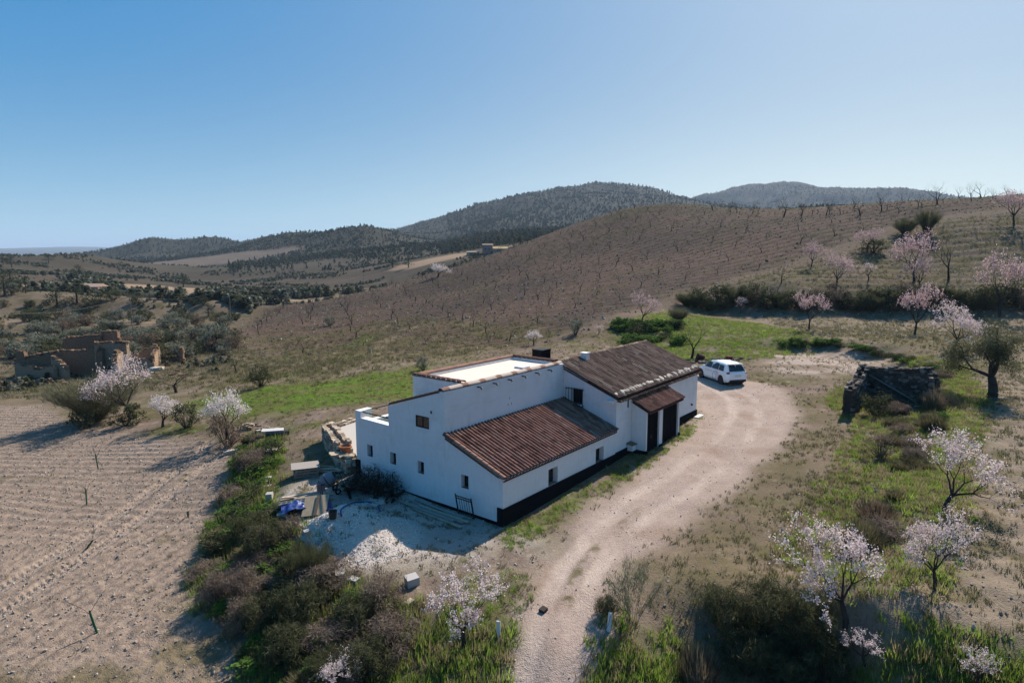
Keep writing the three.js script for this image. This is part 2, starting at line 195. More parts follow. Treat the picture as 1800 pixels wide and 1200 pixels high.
const R = {
  field: region([[-260, 1230], [430, 1230], [415, 1110], [350, 1050], [340, 1000], [365, 930], [392, 870], [420, 805], [395, 778], [330, 772], [250, 765], [130, 745], [70, 712], [-260, 712]], 0.7),
  meadow: region([[330, 705], [450, 683], [600, 668], [740, 642], [770, 655], [735, 700], [640, 705], [520, 722], [430, 735], [360, 720]], 1.6),
  hill: region([[440, 165, 1], [400, 120, 1], [430, 100, 1], [500, 82, 1], [620, 78, 1], [760, 74, 1], [880, 70, 1], [990, 73, 1], [1090, 84, 1], [1180, 100, 1], [1280, 107, 1], [1370, 114, 1], [1470, 124, 1], [1570, 136, 1], [1680, 143, 1], [1800, 149, 1], [2000, 150, 1], [2200, 260, 1], [1800, 250, 1], [1500, 230, 1], [1200, 270, 1], [900, 290, 1], [700, 270, 1], [500, 220, 1]], 4),
  yard: region([[478, 880], [540, 840], [625, 828], [760, 850], [880, 925], [890, 942], [818, 990], [690, 985], [640, 1000], [570, 985], [515, 945]], 0.6),
  pale: region([[650, 985], [820, 985], [905, 940], [960, 950], [955, 985], [900, 1000], [760, 1010], [650, 1005]], 1.0),
  terrace: region([[1690, 668], [1850, 650], [2150, 700], [2150, 1250], [1590, 1130], [1560, 1060], [1590, 960], [1655, 880], [1700, 790], [1690, 720]], 1.4),
  circle: region([[1340, 640], [1350, 622], [1400, 614], [1460, 614], [1530, 622], [1555, 638], [1530, 652], [1450, 660], [1370, 658]], 1.2),
  g2: region([[1090, 612], [1085, 585], [1130, 560], [1180, 547], [1330, 568], [1430, 602], [1340, 625], [1300, 634], [1210, 636]], 2),
  g3: region([[1560, 668], [1640, 625], [1670, 660], [1690, 720], [1650, 790], [1640, 880], [1580, 960], [1560, 1060], [1480, 1075], [1420, 1010], [1480, 910], [1530, 820], [1560, 750], [1500, 715], [1500, 690]], 2.2),
  g4: region([[1500, 1090], [1640, 1100], [1800, 1150], [1900, 1180], [1900, 1260], [1500, 1260]], 0.8),
  g5: region([[1040, 1110], [1100, 1075], [1230, 1085], [1260, 1150], [1240, 1260], [1010, 1260]], 0.6),
  g6: region([[884, 925], [1030, 862], [1135, 795], [1225, 735], [1266, 735], [1262, 758], [1185, 815], [1090, 850], [990, 905], [935, 955], [890, 965]], 0.45),
  g7: region([[440, 755], [490, 775], [478, 870], [535, 965], [590, 1010], [700, 1050], [800, 1075], [905, 1110], [895, 1260], [470, 1260], [420, 1120], [352, 1050], [345, 1000], [400, 880], [425, 800]], 1.0),
  g8: region([[800, 1010], [905, 1000], [940, 1010], [915, 1080], [830, 1080], [760, 1040]], 0.8),
  grove: region([[1350, 560], [1300, 547], [1500, 546], [1700, 550], [1850, 552], [2000, 620], [1700, 625], [1600, 605], [1430, 592]], 2),
  upper: region([[1320, 112, 1], [1200, 104, 1], [1400, 102, 1], [1700, 100, 1], [1900, 100, 1], [2100, 120, 1], [2000, 146, 1], [1800, 146, 1], [1680, 140, 1], [1570, 133, 1], [1470, 121, 1]], 2),
  dry: region([[1100, 1000], [1200, 960], [1330, 880], [1420, 760], [1500, 745], [1520, 820], [1440, 960], [1400, 1040], [1280, 1070], [1100, 1060]], 2.5),
  lowhill: region([[400, 640], [340, 700], [450, 682], [600, 667], [740, 641], [860, 615], [960, 598], [960, 570], [700, 560], [560, 590], [430, 600]], 5),
};
const roadLine = [[940, 1290, 1.0], [958, 1200, 1.0], [975, 1130, 1.0], [995, 1060, 1.0], [1020, 1000, 1.05], [1065, 945, 1.3], [1135, 890, 1.7], [1220, 830, 2.1], [1290, 775, 2.3], [1315, 735, 2.6], [1305, 700, 3.2], [1270, 678, 3.4], [1235, 665, 2.0]].map(([a, b, w]) => { const v = hit(a, b); return [v.x, v.z, w]; });
const hillTrack = [[870, 622, 1.3], [930, 607, 1.4], [1000, 589, 1.5], [1060, 571, 1.5], [1120, 548, 1.5], [1190, 522, 1.6], [1270, 502, 1.6], [1350, 480, 1.7], [1460, 443, 1.8], [1565, 404, 1.9], [1640, 386, 2.0], [1720, 376, 2.0], [1820, 366, 2.0]].map(([a, b, w0]) => [a, b, w0 * .75]).map(([a, b, w]) => { const v = hit(a, b); return [v.x, v.z, w]; });
function lineDist(line, x, z) { // [distance, half width there, signed offset]
  let best = 1e9, w = 1, side = 0;
  for (let i = 1; i < line.length; i++) { const [ax, az, aw] = line[i - 1], [bx, bz, bw] = line[i], ex = bx - ax, ez = bz - az, t = clamp(((x - ax) * ex + (z - az) * ez) / (ex * ex + ez * ez)), qx = x - ax - ex * t, qz = z - az - ez * t, d = Math.hypot(qx, qz); if (d < best) { best = d; w = aw + (bw - aw) * t; side = Math.sign(ex * qz - ez * qx) * d; } }
  return [best, w, side];
}
const C = { // base colours, linear
  dirt: [0.225, 0.178, 0.145], road: [0.42, 0.345, 0.297], rut: [0.53, 0.45, 0.39], red: [0.30, 0.215, 0.16], grass: [0.085, 0.125, 0.024], lush: [0.10, 0.175, 0.022], olive: [0.115, 0.105, 0.045], field: [0.31, 0.25, 0.20], fieldDark: [0.20, 0.16, 0.13],
  hill: [0.078, 0.060, 0.050], hillRed: [0.125, 0.085, 0.065], hillGreen: [0.068, 0.066, 0.032], gravel: [0.52, 0.47, 0.42], terr: [0.27, 0.225, 0.17], straw: [0.25, 0.205, 0.135], scrub: [0.072, 0.062, 0.044], sand: [0.30, 0.225, 0.155], forest: [0.036, 0.038, 0.027], rock: [0.16, 0.14, 0.125], dark: [0.05, 0.045, 0.035],
};
const HEAPS = [[585, 925, 1.6, .42], [640, 945, 2.1, .55], [560, 945, 1.0, .4], [612, 905, 1.1, .3]].map(([a, b, r, h]) => { const v = hit(a, b); return [v.x, v.z, r, h]; });
const houseIn = (x, z) => { const dx = x - HC[0], dz = z - HC[1], u = dx * HU[0] + dz * HU[1], v = dx * HV[0] + dz * HV[1]; return u > 0.1 && u < 19 && v > 0.1 && v < 8.8; };
const sandF = [[P(100, 508, 235), 16, 9], [P(60, 500, 225), 26, 5], [P(230, 520, 240), 20, 6], [P(300, 508, 290), 30, 18], [P(400, 515, 280), 28, 10], [P(470, 528, 260), 22, 4], [P(330, 530, 240), 16, 3.5], [P(250, 466, 800), 90, 50], [P(400, 456, 850), 100, 60], [P(380, 480, 650), 60, 30], [P(760, 457, 450), 30, 26], [P(640, 450, 720), 20, 12]];

// ground kinds and what each vertex gets: height detail, colour
const KIND = ['ground', 'dirt_track', 'ploughed_field', 'hillside', 'meadow', 'gravel_yard', 'stony_terrace', 'mountains', 'valley'];
function surface(x, z, th, r, out) { // out: [dh, r, g, b, kind]
  const c = out.c; let dh = 0, kind = 0;
  if (r > 330) { // far valley and mountains
    const far = smooth(330, 900, r), n1 = fbm(x / 260, z / 260, 5), rd = ridged(x / 420 + 3, z / 420, 5);
    dh = far * ((rd - 0.3) * (th < -0.06 ? 0.006 : 0.017) + n1 * (th < -0.06 ? .004 : 0.006)) * Math.min(r, 2600) * (r > 5000 ? 0.5 : 1);
    c[0] = C.scrub[0]; c[1] = C.scrub[1]; c[2] = C.scrub[2];
    mix3(c, [0.092, 0.075, 0.057], smooth(-0.1, 0.4, fbm(x / 90, z / 90, 4)));
    mix3(c, C.forest, smooth(700, 1000, r) * (th > -0.12 ? .8 : .6)); mix3(c, C.forest, smooth(480, 760, r) * smooth(-0.45, -0.05, fbm(x / 300 + 9, z / 300, 4) + (th > -0.12 ? 0.3 : 0)));
    kind = r > 600 ? 7 : 8;
    for (const [p, a, b] of sandF) { const dx = (x - p[0]) / a, dz = (z - p[2]) / b, q = dx * dx + dz * dz; if (q < 2) mix3(c, r > 600 ? [0.115, 0.096, 0.077] : C.sand, smooth(1.3, 0.7, q + 0.5 * fbm(x / 14, z / 14, 3))); }
    const v = 1 + 0.35 * fbm(x / 22, z / 22, 3); c[0] *= v; c[1] *= v; c[2] *= v;
    out.dh = dh; out.kind = kind; return;
  }
  const nA = fbm(x / 3.1, z / 3.1, 4), nB = fbm(x / 0.55 + 40, z / 0.55, 3), nC = fbm(x / 11 + 7, z / 11, 3);
  const hill = R.hill(x, z), valley = th < -0.16 && r > 66 ? smooth(64, 80, r) * (1 - hill) : 0;
  // bare dry earth with sparse weeds by default
  c[0] = C.dirt[0]; c[1] = C.dirt[1]; c[2] = C.dirt[2];
  mix3(c, C.olive, smooth(-0.28, 0.22, nA + 0.5 * nB + 0.5 * nC) * 0.8); mix3(c, C.grass, smooth(0.05, 0.45, fbm(x / 4.3 + 31, z / 3.1, 4) + 0.3 * nB) * 0.6);
  mix3(c, C.straw, smooth(0.0, 0.4, fbm(x / 1.6 + 9, z / 1.6, 3)) * 0.5); mix3(c, [0.34, 0.28, 0.23], smooth(0.2, 0.5, nB) * 0.55); { const k = 1 + 0.5 * nB; c[0] *= k; c[1] *= k; c[2] *= k; }
  dh = nA * 0.05 + nB * 0.018;
  if (valley > 0) {
    mix3(c, [0.155, 0.128, 0.095], valley * 0.8); mix3(c, C.olive, valley * smooth(-0.1, 0.4, nC + nA * .6) * 0.5); mix3(c, [0.05, 0.055, 0.028], valley * smooth(0.0, 0.3, fbm(x / 6 + 77, z / 6, 4)) * .7); mix3(c, [0.15, 0.122, 0.092], valley * smooth(0.1, 0.5, fbm(x / 17, z / 17, 3)) * 0.3); mix3(c, [0.26, 0.205, 0.15], valley * smooth(0.02, 0.3, fbm(x / 38 + 3, z / 16, 3)) * 0.7); dh += valley * (nC * 0.5 + nA * 0.15); kind = 8;
    for (const [p, a, b] of sandF) { const dx = (x - p[0]) / a, dz = (z - p[2]) / b, q = dx * dx + dz * dz; if (q < 2) mix3(c, C.sand, smooth(1.3, 0.7, q + 0.5 * fbm(x / 6, z / 6, 3))); }
  }
  if (hill > 0) { // ploughed slope with rows
    const along = x * 0.28 + z * 0.96 + 2.5 * fbm(x / 40, z / 40, 2), row = Math.sin(along * 6.283 / 2.6), row2 = Math.sin(along * 6.283 / 0.9);
    const q = [C.hill[0], C.hill[1], C.hill[2]]; const low = smooth(150, 90, r) * smooth(1.6, -0.6, -z / 100 + x / 80);
    mix3(q, C.hillRed, 0.75 * smooth(-0.3, 0.4, fbm(x / 30 + 2, z / 30, 3) + low * 0.5));
    mix3(q, C.hillGreen, 0.7 * smooth(0.12, 0.5, fbm(x / 26 + 20, z / 9, 3) + 0.25 * (th > 0.12 ? 1 : 0) * smooth(150, 210, r)));
    const k = 1 + 0.2 * row + 0.7 * nB + 0.4 * nA; q[0] *= k; q[1] *= k; q[2] *= k;
    if (nB > 0.3) mix3(q, [0.19, 0.16, 0.13], (nB - 0.3) * 1.6);
    mix3(c, q, hill); dh = lerp(dh, row * 0.06 + row2 * 0.03 + nA * 0.10 + nB * 0.10, hill); if (hill > 0.5) kind = 3;
  }
  const low = R.lowhill(x, z); if (low > 0) { mix3(c, C.olive, low * smooth(-0.25, 0.3, nC + 0.5 * nA) * 0.8); mix3(c, C.straw, low * smooth(0.1, 0.4, fbm(x / 5 + 60, z / 5, 3)) * 0.6); mix3(c, C.grass, low * smooth(0.1, 0.5, fbm(x / 9 + 80, z / 9, 3)) * 0.7); }
  const fld = R.field(x, z);
  if (fld > 0) {
    const head = smooth(-26, -34, z + x * 0.2), a1 = x * 0.96 + z * 0.28 + 0.5 * fbm(x / 9, z / 9, 2), a2 = z * 0.97 - x * 0.24 + 0.5 * fbm(x / 9 + 5, z / 9, 2);
    const rw = lerp(Math.sin(a1 * 6.283 / 0.62), Math.sin(a2 * 6.283 / 0.75), head), clod = fbm(x / 0.32, z / 0.32, 3);
    const q = [C.field[0], C.field[1], C.field[2]]; mix3(q, C.fieldDark, 0.75 * smooth(0.0, 0.5, clod - 0.35 * rw)); mix3(q, [0.37, 0.31, 0.255], smooth(0.1, 0.6, nC) * 0.6);
    mix3(q, C.olive, smooth(0.1, 0.5, fbm(x / 2.4 + 30, z / 2.4, 3) + smooth(-20, -15.5, z) * 0.55 - 0.1) * 0.65);
    const k = 1 + 0.25 * nB; q[0] *= k; q[1] *= k; q[2] *= k; mix3(c, q, fld);
    let rd = rw * 0.045 * (0.5 + 1.8 * nC) + clod * 0.085 + nA * 0.05;
    for (const [ox, wob] of [[-18.9, 0.4], [-17.4, 0.4]]) { const t = x - ox - 0.09 * (z + 24) * wob - 0.5 * Math.sin((z + wob * 4) / 7), d = Math.abs(t); if (d < 0.42 && z < -18) { const m = smooth(0.42, 0.26, d); mix3(c, [0.37, 0.31, 0.255], m * .6 * fld); rd = lerp(rd, -0.07 + 0.04 * Math.sign(Math.sin((z + d * 0.8) * 6.283 / 0.3)), m); } }
    dh = lerp(dh, rd, fld); if (fld > 0.5) kind = 2;
  }
  const terr = R.terrace(x, z); if (terr > 0) { const q = [C.terr[0], C.terr[1], C.terr[2]]; const rw = Math.sin((x * 0.75 - z * 0.66 + fbm(x / 6, z / 6, 2)) * 6.283 / 1.9); mix3(q, C.olive, smooth(-0.15, 0.4, fbm(x / 1.7 + 70, z / 1.7, 4) - 0.12 * rw) * 0.75); mix3(q, C.field, smooth(0.1, 0.5, fbm(x / 2.6, z / 5, 3)) * 0.7); const k = 1 + 0.35 * nB; q[0] *= k; q[1] *= k; q[2] *= k; mix3(c, q, terr); dh = lerp(dh, rw * 0.035 + nA * 0.10 + nB * 0.05, terr); if (terr > 0.5) kind = 6; }
  const up = R.upper(x, z); if (up > 0) { const rw = Math.sin((z * 0.98 + x * 0.12 + fbm(x / 20, z / 20, 2)) * 6.283 / 2.4); const q = [0.15, 0.122, 0.088]; mix3(q, C.olive, smooth(-0.2, 0.3, fbm(x / 7, z / 3, 3) + 0.2 * rw) * 0.8); const k = 1 + 0.5 * nB + 0.15 * rw; q[0] *= k; q[1] *= k; q[2] *= k; mix3(c, q, up); dh = lerp(dh, rw * 0.09 + nA * 0.1 + nB * 0.07, up); if (up > 0.5) kind = 6; }
  const gv = R.grove(x, z); if (gv > 0) { mix3(c, [0.27, 0.225, 0.175], gv * 0.6); mix3(c, C.olive, gv * smooth(-0.1, 0.35, fbm(x / 4 + 11, z / 3, 3) + 0.4 * smooth(-85, -72, z)) * 0.75); }
  const ci = R.circle(x, z); if (ci > 0) { const q = [0.26, 0.21, 0.165]; mix3(q, [0.42, 0.36, 0.31], smooth(0.0, 0.4, fbm(x / 3, z / 2, 3) + smooth(20, 26, x) * 0.25)); mix3(c, q, ci); dh = lerp(dh, nB * 0.012, ci); }
  const md = R.meadow(x, z); if (md > 0) { const q = [0.125, 0.14, 0.04]; mix3(q, [0.105, 0.185, 0.025], smooth(-0.25, 0.25, fbm(x / 4 + 50, z / 2.2, 3))); mix3(q, C.straw, smooth(0.2, 0.5, nA) * 0.5); mix3(c, q, clamp(md * 1.7 - 0.3 + nA * 0.6)); dh = lerp(dh, nA * 0.05 + nB * 0.035, md); if (md > 0.5) kind = 4; }
  for (const [k, s] of [['g2', .85], ['g3', .8], ['g4', .95], ['g5', .95], ['g6', .8], ['g7', .75], ['g8', .6]]) { const g = R[k](x, z); if (g > 0) { const m = clamp(g * s * 1.35 + nA * 1.1 + nB * 0.5 - 0.38); const q = [C.grass[0], C.grass[1], C.grass[2]]; mix3(q, C.lush, smooth(0, 0.5, nC + nB * 0.5)); mix3(q, C.straw, smooth(0.15, 0.5, fbm(x / 1.3 + 90, z / 1.3, 3)) * 0.6); mix3(c, q, m); dh += g * (nB * 0.05 + nA * 0.06); } }
  const dr = R.dry(x, z); if (dr > 0) { mix3(c, [0.215, 0.17, 0.12], dr * 0.7); mix3(c, [0.12, 0.112, 0.05], dr * smooth(-0.2, 0.3, fbm(x / 2 + 44, z / 2, 4)) * 0.7); }
  const yd = R.yard(x, z); if (yd > 0) { const q = [0.42, 0.385, 0.35]; mix3(q, C.gravel, smooth(-0.2, 0.4, nA)); mix3(q, C.olive, smooth(0.12, 0.42, fbm(x / 1.1 + 15, z / 1.1, 4) + smooth(-2.6, 0, x) * 0.2) * 0.85); mix3(c, q, yd); if (yd > 0.5) kind = 5; }
  const pl = R.pale(x, z); if (pl > 0) mix3(c, [0.44, 0.39, 0.34], pl * smooth(-0.3, 0.3, nA + 0.5 * nB) * 0.9);
  const [d, w, side] = lineDist(roadLine, x, z);
  if (d < w + 2.2) {
    const m = smooth(w + 1.0, w - 0.5, d + 0.8 * nA + 0.35 * nB), q = [C.road[0], C.road[1], C.road[2]];
    mix3(q, C.red, smooth(0.0, 0.5, fbm(x / 2.2 + 13, z / 2.2, 3)) * 0.55);
    const nearEnd = smooth(-27, -22, z), rt = nearEnd * (smooth(0.45, 0.15, Math.abs(side - 0.55)) + smooth(0.45, 0.15, Math.abs(side + 0.6))) + (1 - nearEnd) * (smooth(0.5, 0.1, Math.abs(side - 0.7 - 0.5 * nC)) + smooth(0.5, 0.1, Math.abs(side + 0.9 - 0.6 * nC)));
    mix3(q, [0.33, 0.28, 0.245], nearEnd * smooth(-.2, .3, nC + nA) * .8); mix3(q, C.rut, clamp(rt) * 0.85 * smooth(-0.4, 0.2, nA)); if (nearEnd > 0.3) mix3(q, C.olive, nearEnd * smooth(0.35, 0.1, Math.abs(side)) * smooth(0, 0.4, nB + nA) * 0.8);
    const k = 1 + 0.16 * nB; q[0] *= k; q[1] *= k; q[2] *= k; mix3(c, q, m); dh = lerp(dh, nA * 0.02 + nB * 0.012 - 0.04 * clamp(rt), m); if (d < w) kind = 1;
  }
  if (r > 55 && th > -0.1) { const [d2, w2] = lineDist(hillTrack, x, z); if (d2 < w2 + 1.5) { const m = smooth(w2 + 0.6, w2 - 0.4, d2 + 0.6 * nA); mix3(c, [0.165, 0.13, 0.10], m * .85); dh = lerp(dh, nB * 0.02, m); if (d2 < w2) kind = 1; } }
  // thrown-up heaps of pale gravel on the yard
  for (const [hx, hz, hr, hh] of HEAPS) { const q = Math.hypot(x - hx, z - hz) / hr; if (q < 1.15) { const m = smooth(1.12, 0.9, q + 0.25 * nA); mix3(c, [0.60, 0.545, 0.49], m); dh += hh * (1 - smooth(0, 1.05, q + 0.12 * nA)) + m * nB * 0.03; } }
  const fine = 1 + 0.22 * fbm(x / 0.16, z / 0.16, 2); if (r < 60) { c[0] *= fine; c[1] *= fine; c[2] *= fine; }
  if (houseIn(x, z)) dh = -0.25;
  out.dh = dh; out.kind = kind;
}
{
  const n = NT * NR, pos = new Float32Array(n * 3), col = new Float32Array(n * 3), uv = new Float32Array(n * 2), kinds = new Uint8Array(n), out = { c: [0, 0, 0], dh: 0, kind: 0 };
  for (let j = 0; j < NR; j++) for (let i = 0; i < NT; i++) {
    const k = j * NT + i, r = radii[j], th = thR[i], x = r * Math.sin(th), z = -r * Math.cos(th);
    surface(x, z, th, r, out); HT[k] += out.dh;
    pos[k * 3] = x; pos[k * 3 + 1] = HT[k]; pos[k * 3 + 2] = z; const L = out.c; for (let q = 0; q < 3; q++) col[k * 3 + q] = clamp(L[q] * [0.95, 0.885, 0.85][q], 0.012, 0.8);
    uv[k * 2] = x / 2.3; uv[k * 2 + 1] = z / 2.3; kinds[k] = out.kind;
  }
  const nor = new Float32Array(n * 3);
  for (let j = 0; j < NR; j++) for (let i = 0; i < NT; i++) {
    const a = (j * NT + Math.max(0, i - 1)) * 3, b = (j * NT + Math.min(NT - 1, i + 1)) * 3, c = (Math.max(0, j - 1) * NT + i) * 3, d = (Math.min(NR - 1, j + 1) * NT + i) * 3;
    const ux = pos[b] - pos[a], uy = pos[b + 1] - pos[a + 1], uz = pos[b + 2] - pos[a + 2], vx = pos[d] - pos[c], vy = pos[d + 1] - pos[c + 1], vz = pos[d + 2] - pos[c + 2];
    let nx = uy * vz - uz * vy, ny = uz * vx - ux * vz, nz = ux * vy - uy * vx; const s = ny < 0 ? -1 : 1, l = s * (Math.hypot(nx, ny, nz) || 1), k = (j * NT + i) * 3; nor[k] = nx / l; nor[k + 1] = ny / l; nor[k + 2] = nz / l;
  }
  const grit = tex(512, (u, v) => { const a = tnoise(u, v, 24), b = tnoise(u, v, 60), c = tnoise(u, v, 130); const g = 0.80 + 0.12 * a + 0.14 * b + 0.16 * c; return [g, g, g * 0.99]; });
  const gritB = tex(512, (u, v) => { const g = 0.5 + 0.2 * tnoise(u, v, 24) + 0.22 * tnoise(u, v, 60) + 0.2 * tnoise(u, v, 130); return [g, g, g]; });
  const near = matte({ vertexColors: true, map: grit, bumpMap: gritB, bumpScale: 0.06, roughness: 1 }, 0.1), farM = matte({ vertexColors: true, roughness: 1 }, 0.1);
  const lists = KIND.map(() => []);
  for (let j = 0; j < NR - 1; j++) for (let i = 0; i < NT - 1; i++) { const a = j * NT + i, b = a + 1, c = a + NT, d = c + 1, L = lists[kinds[a]]; L.push(a, b, d, a, d, c); }
  lists.forEach((L, k) => {
    if (!L.length) return;
    const map = new Int32Array(n).fill(-1), idx = new Uint32Array(L.length); let m = 0; const order = [];
    for (let i = 0; i < L.length; i++) { const v = L[i]; if (map[v] < 0) { map[v] = m++; order.push(v); } idx[i] = map[v]; }
    const p2 = new Float32Array(m * 3), n2 = new Float32Array(m * 3), c2 = new Float32Array(m * 3), u2 = new Float32Array(m * 2);
    order.forEach((v, i) => { for (let q = 0; q < 3; q++) { p2[i * 3 + q] = pos[v * 3 + q]; n2[i * 3 + q] = nor[v * 3 + q]; c2[i * 3 + q] = col[v * 3 + q]; } u2[i * 2] = uv[v * 2]; u2[i * 2 + 1] = uv[v * 2 + 1]; });
    const g = new THREE.BufferGeometry(); g.setAttribute('position', new THREE.BufferAttribute(p2, 3)); g.setAttribute('normal', new THREE.BufferAttribute(n2, 3)); g.setAttribute('color', new THREE.BufferAttribute(c2, 3)); g.setAttribute('uv', new THREE.BufferAttribute(u2, 2)); g.setIndex(new THREE.BufferAttribute(idx, 1));
    const me = part(KIND[k], g, k === 7 ? farM : near); me.userData.kind = 'structure';
    me.userData.label = ['dry stony ground with sparse weeds round the white house', 'pale dirt track winding past the house and up the hill', 'bare ploughed field with tyre tracks in the lower left', 'ploughed brown hillside planted with bare young trees', 'green grass meadow behind the terrace end of the house', 'pale gravel yard in the shadow of the house gable', 'stony terraced plots on the right with patchy grass', 'wooded mountains and far blue range on the horizon', 'scrubby valley floor with pale fields on the left'][k];
  });
}
const ground = (px, py, dy = 0) => { const v = hit(px, py); v.y += dy; return v; };
const onGround = (x, z, dy = 0) => new THREE.Vector3(x, height(x, z) + dy, z);
// ---------------------------------------------------------------- the white house
const M = {};
{
  const plaster = tex(512, (u, v) => { const st = Math.max(0, tnoise(u, v * .12, 26)) * Math.max(0, .3 + tnoise(u, v, 4)), pt = smooth(.25, .32, tnoise(u, v, 6)), g = 0.95 + 0.05 * tnoise(u, v, 5) + 0.05 * tnoise(u, v, 18) + 0.03 * tnoise(u, v, 70) - .22 * st - .035 * pt; return [g, g * (1 - .03 * st - .01 * pt), g * (0.985 - .07 * st - .02 * pt)]; });
  const plasterB = tex(512, (u, v) => { const g = 0.5 + 0.25 * tnoise(u, v, 9) + 0.12 * tnoise(u, v, 40); return [g, g, g]; });
  M.white = matte({ color: lin(0.71, 0.70, 0.69), map: plaster, bumpMap: plasterB, bumpScale: 0.012, roughness: 0.9 });
  M.black = matte({ color: lin(0.012, 0.012, 0.014), map: plaster, bumpMap: plasterB, bumpScale: 0.012, roughness: 0.95 }, 0.03);
  M.iron = matte({ color: lin(0.02, 0.02, 0.022), roughness: 0.55, metalness: 0.3 });
  M.door = matte({ color: lin(0.008, 0.009, 0.011), roughness: 0.9 }, 0.03);
  M.glass = new THREE.MeshPhysicalMaterial({ color: lin(0.015, 0.018, 0.02), roughness: 0.12 });
  M.frame = matte({ color: lin(0.035, 0.03, 0.026), roughness: 0.6 });
  M.floor = matte({ color: lin(0.68, 0.60, 0.52), map: tex(512, (u, v) => { const s = tnoise(u, v * 0.3, 14), g = 0.9 + 0.07 * tnoise(u, v, 4) + 0.06 * s; return [g, g * 0.98, g * 0.95]; }), roughness: 0.9 });
  M.turf = matte({ color: lin(0.10, 0.17, 0.03), roughness: 1 });
  const wear = tex(256, (u, v) => { const a = tnoise(u, v, 7), b = tnoise(u, v, 26); const g = 0.82 + 0.22 * a + 0.22 * b; return [g, g * 0.99, g * 0.97]; });
  M.tiles = [[0.26, 0.132, 0.097], [0.21, 0.104, 0.076], [0.30, 0.168, 0.125], [0.155, 0.08, 0.06], [0.25, 0.145, 0.108]].map(c => matte({ color: lin(...c), map: wear, roughness: 0.9 }));
  M.oldTiles = [[0.17, 0.115, 0.08], [0.125, 0.082, 0.06], [0.23, 0.165, 0.115], [0.10, 0.072, 0.056], [0.30, 0.24, 0.175]].map(c => matte({ color: lin(...c), map: wear, roughness: 0.95 }));
  M.tileVC = matte({ vertexColors: true, map: wear, roughness: 0.93 });
  M.stoneVC = matte({ vertexColors: true, roughness: 0.95 });
}
const house = thing('farmhouse', 'long white farmhouse with brown tiled roofs, black plinth and flat roof terrace', 'house', new THREE.Vector3(HC[0], 0, HC[1]), Math.PI / 2 - TH);
const parts = (name, list, mat, parent, label) => list.forEach(g => { const m = part(name, g, mat, parent); if (label) m.userData.label = label; });
// in the house's own axes: u along the front (x), y up, v towards the back (-z)
const uvScale = (g, s) => { const a = g.attributes.uv; if (a) for (let i = 0; i < a.count; i++) a.setXY(i, a.getX(i) * s, a.getY(i) * s); return g; };
function boxG(u0, u1, y0, y1, v0, v1) { const g = new THREE.BoxGeometry(u1 - u0, y1 - y0, v1 - v0); g.translate((u0 + u1) / 2, (y0 + y1) / 2, -(v0 + v1) / 2); return g; }
function wallG(outline, holes, thick, axis, at) { // outline in (along, y); axis 'v': wall along v at u=at, thickness towards +u; 'u': along u at v=at, thickness towards +v
  const s = new THREE.Shape(outline.map(p => new THREE.Vector2(p[0], p[1]))); for (const h of holes) { const q = new THREE.Path(); q.moveTo(h[0], h[2]); q.lineTo(h[1], h[2]); q.lineTo(h[1], h[3]); q.lineTo(h[0], h[3]); q.closePath(); s.holes.push(q); }
  const g = new THREE.ExtrudeGeometry(s, { depth: thick, bevelEnabled: false }); uvScale(g, 0.3);
  if (axis === 'u') { g.translate(0, 0, -at - thick); } else { g.rotateY(Math.PI / 2); g.translate(at, 0, 0); }
  return g;
}
const gw = [[7.80, 8.19, 1.24, 1.79], [6.19, 6.58, 1.20, 1.74], [4.39, 4.79, 1.16, 1.70], [1.80, 2.21, 1.10, 1.66]], uw = [4.03, 4.86, 3.22, 3.74];
part('wall', wallG([[0, -0.9], [9, -0.9], [9, 3.30], [8.62, 3.30], [8.62, 2.98], [6.63, 2.95], [6.63, 3.86], [3.3, 4.93], [3.13, 4.93], [3.13, 3.05], [0, 1.88]], [...gw, uw], 0.36, 'v', 0), M.white, house).userData.label = 'white gable wall with four small windows';
part('wall', wallG([[0.362, -0.9], [8.89, -0.9], [8.89, 1.88], [0.362, 1.88]], [[3.08, 3.78, 0.74, 1.47], [6.98, 7.73, 0.70, 1.42]], 0.36, 'u', 0.002), M.white, house).userData.label = 'low front wall under the lower tiled roof';
part('wall', boxG(0.002, 8.89, 1.5, 4.95, 3.142, 3.46), M.white, house).userData.label = 'tall white wall above the lower tiled roof';
part('wall', wallG([[0.003, -0.9], [7.2, -0.9], [7.2, 3.6], [3.5, 4.90], [0.003, 3.50]], [[1.98, 2.66, 2.92, 3.74]], 0.36, 'v', 8.892), M.white, house).userData.label = 'white gable of the higher roof with a barred window';
part('wall', boxG(9.255, 19.1, -0.9, 3.48, 0, 0.36), M.white, house).userData.label = 'front wall of the main block';
part('wall', wallG([[0.363, -0.9], [7.2, -0.9], [7.2, 3.6], [3.5, 4.90], [0.363, 3.60]], [], 0.36, 'v', 18.74), M.white, house);
part('wall', boxG(9.255, 18.738, -0.9, 3.6, 6.84, 7.2), M.white, house);
parts('wall', [boxG(1.45, 1.75, 2.2, 5.02, 3.462, 6.55), boxG(8.56, 8.89, 2.2, 5.02, 3.462, 6.55), boxG(1.752, 8.558, 1.0, 5.02, 6.27, 6.55)], M.white, house, 'outer walls of the flat roof terrace');
parts('wall', [boxG(0.362, 8.89, -0.9, 2.72, 8.7, 9.0), boxG(0.34, 0.74, 2.722, 3.30, 8.68, 9.02), boxG(1.95, 2.25, -0.9, 3.0, 6.56, 8.698)], M.white, house, 'low white walls round the small back terrace');
part('terrace_floor', boxG(1.752, 8.558, 4.70, 4.90, 3.462, 6.268), M.floor, house).userData.label = 'sunlit pale floor of the flat roof terrace';
part('turf_floor', boxG(0.362, 1.948, 2.0, 2.28, 6.5, 8.698), M.turf, house);
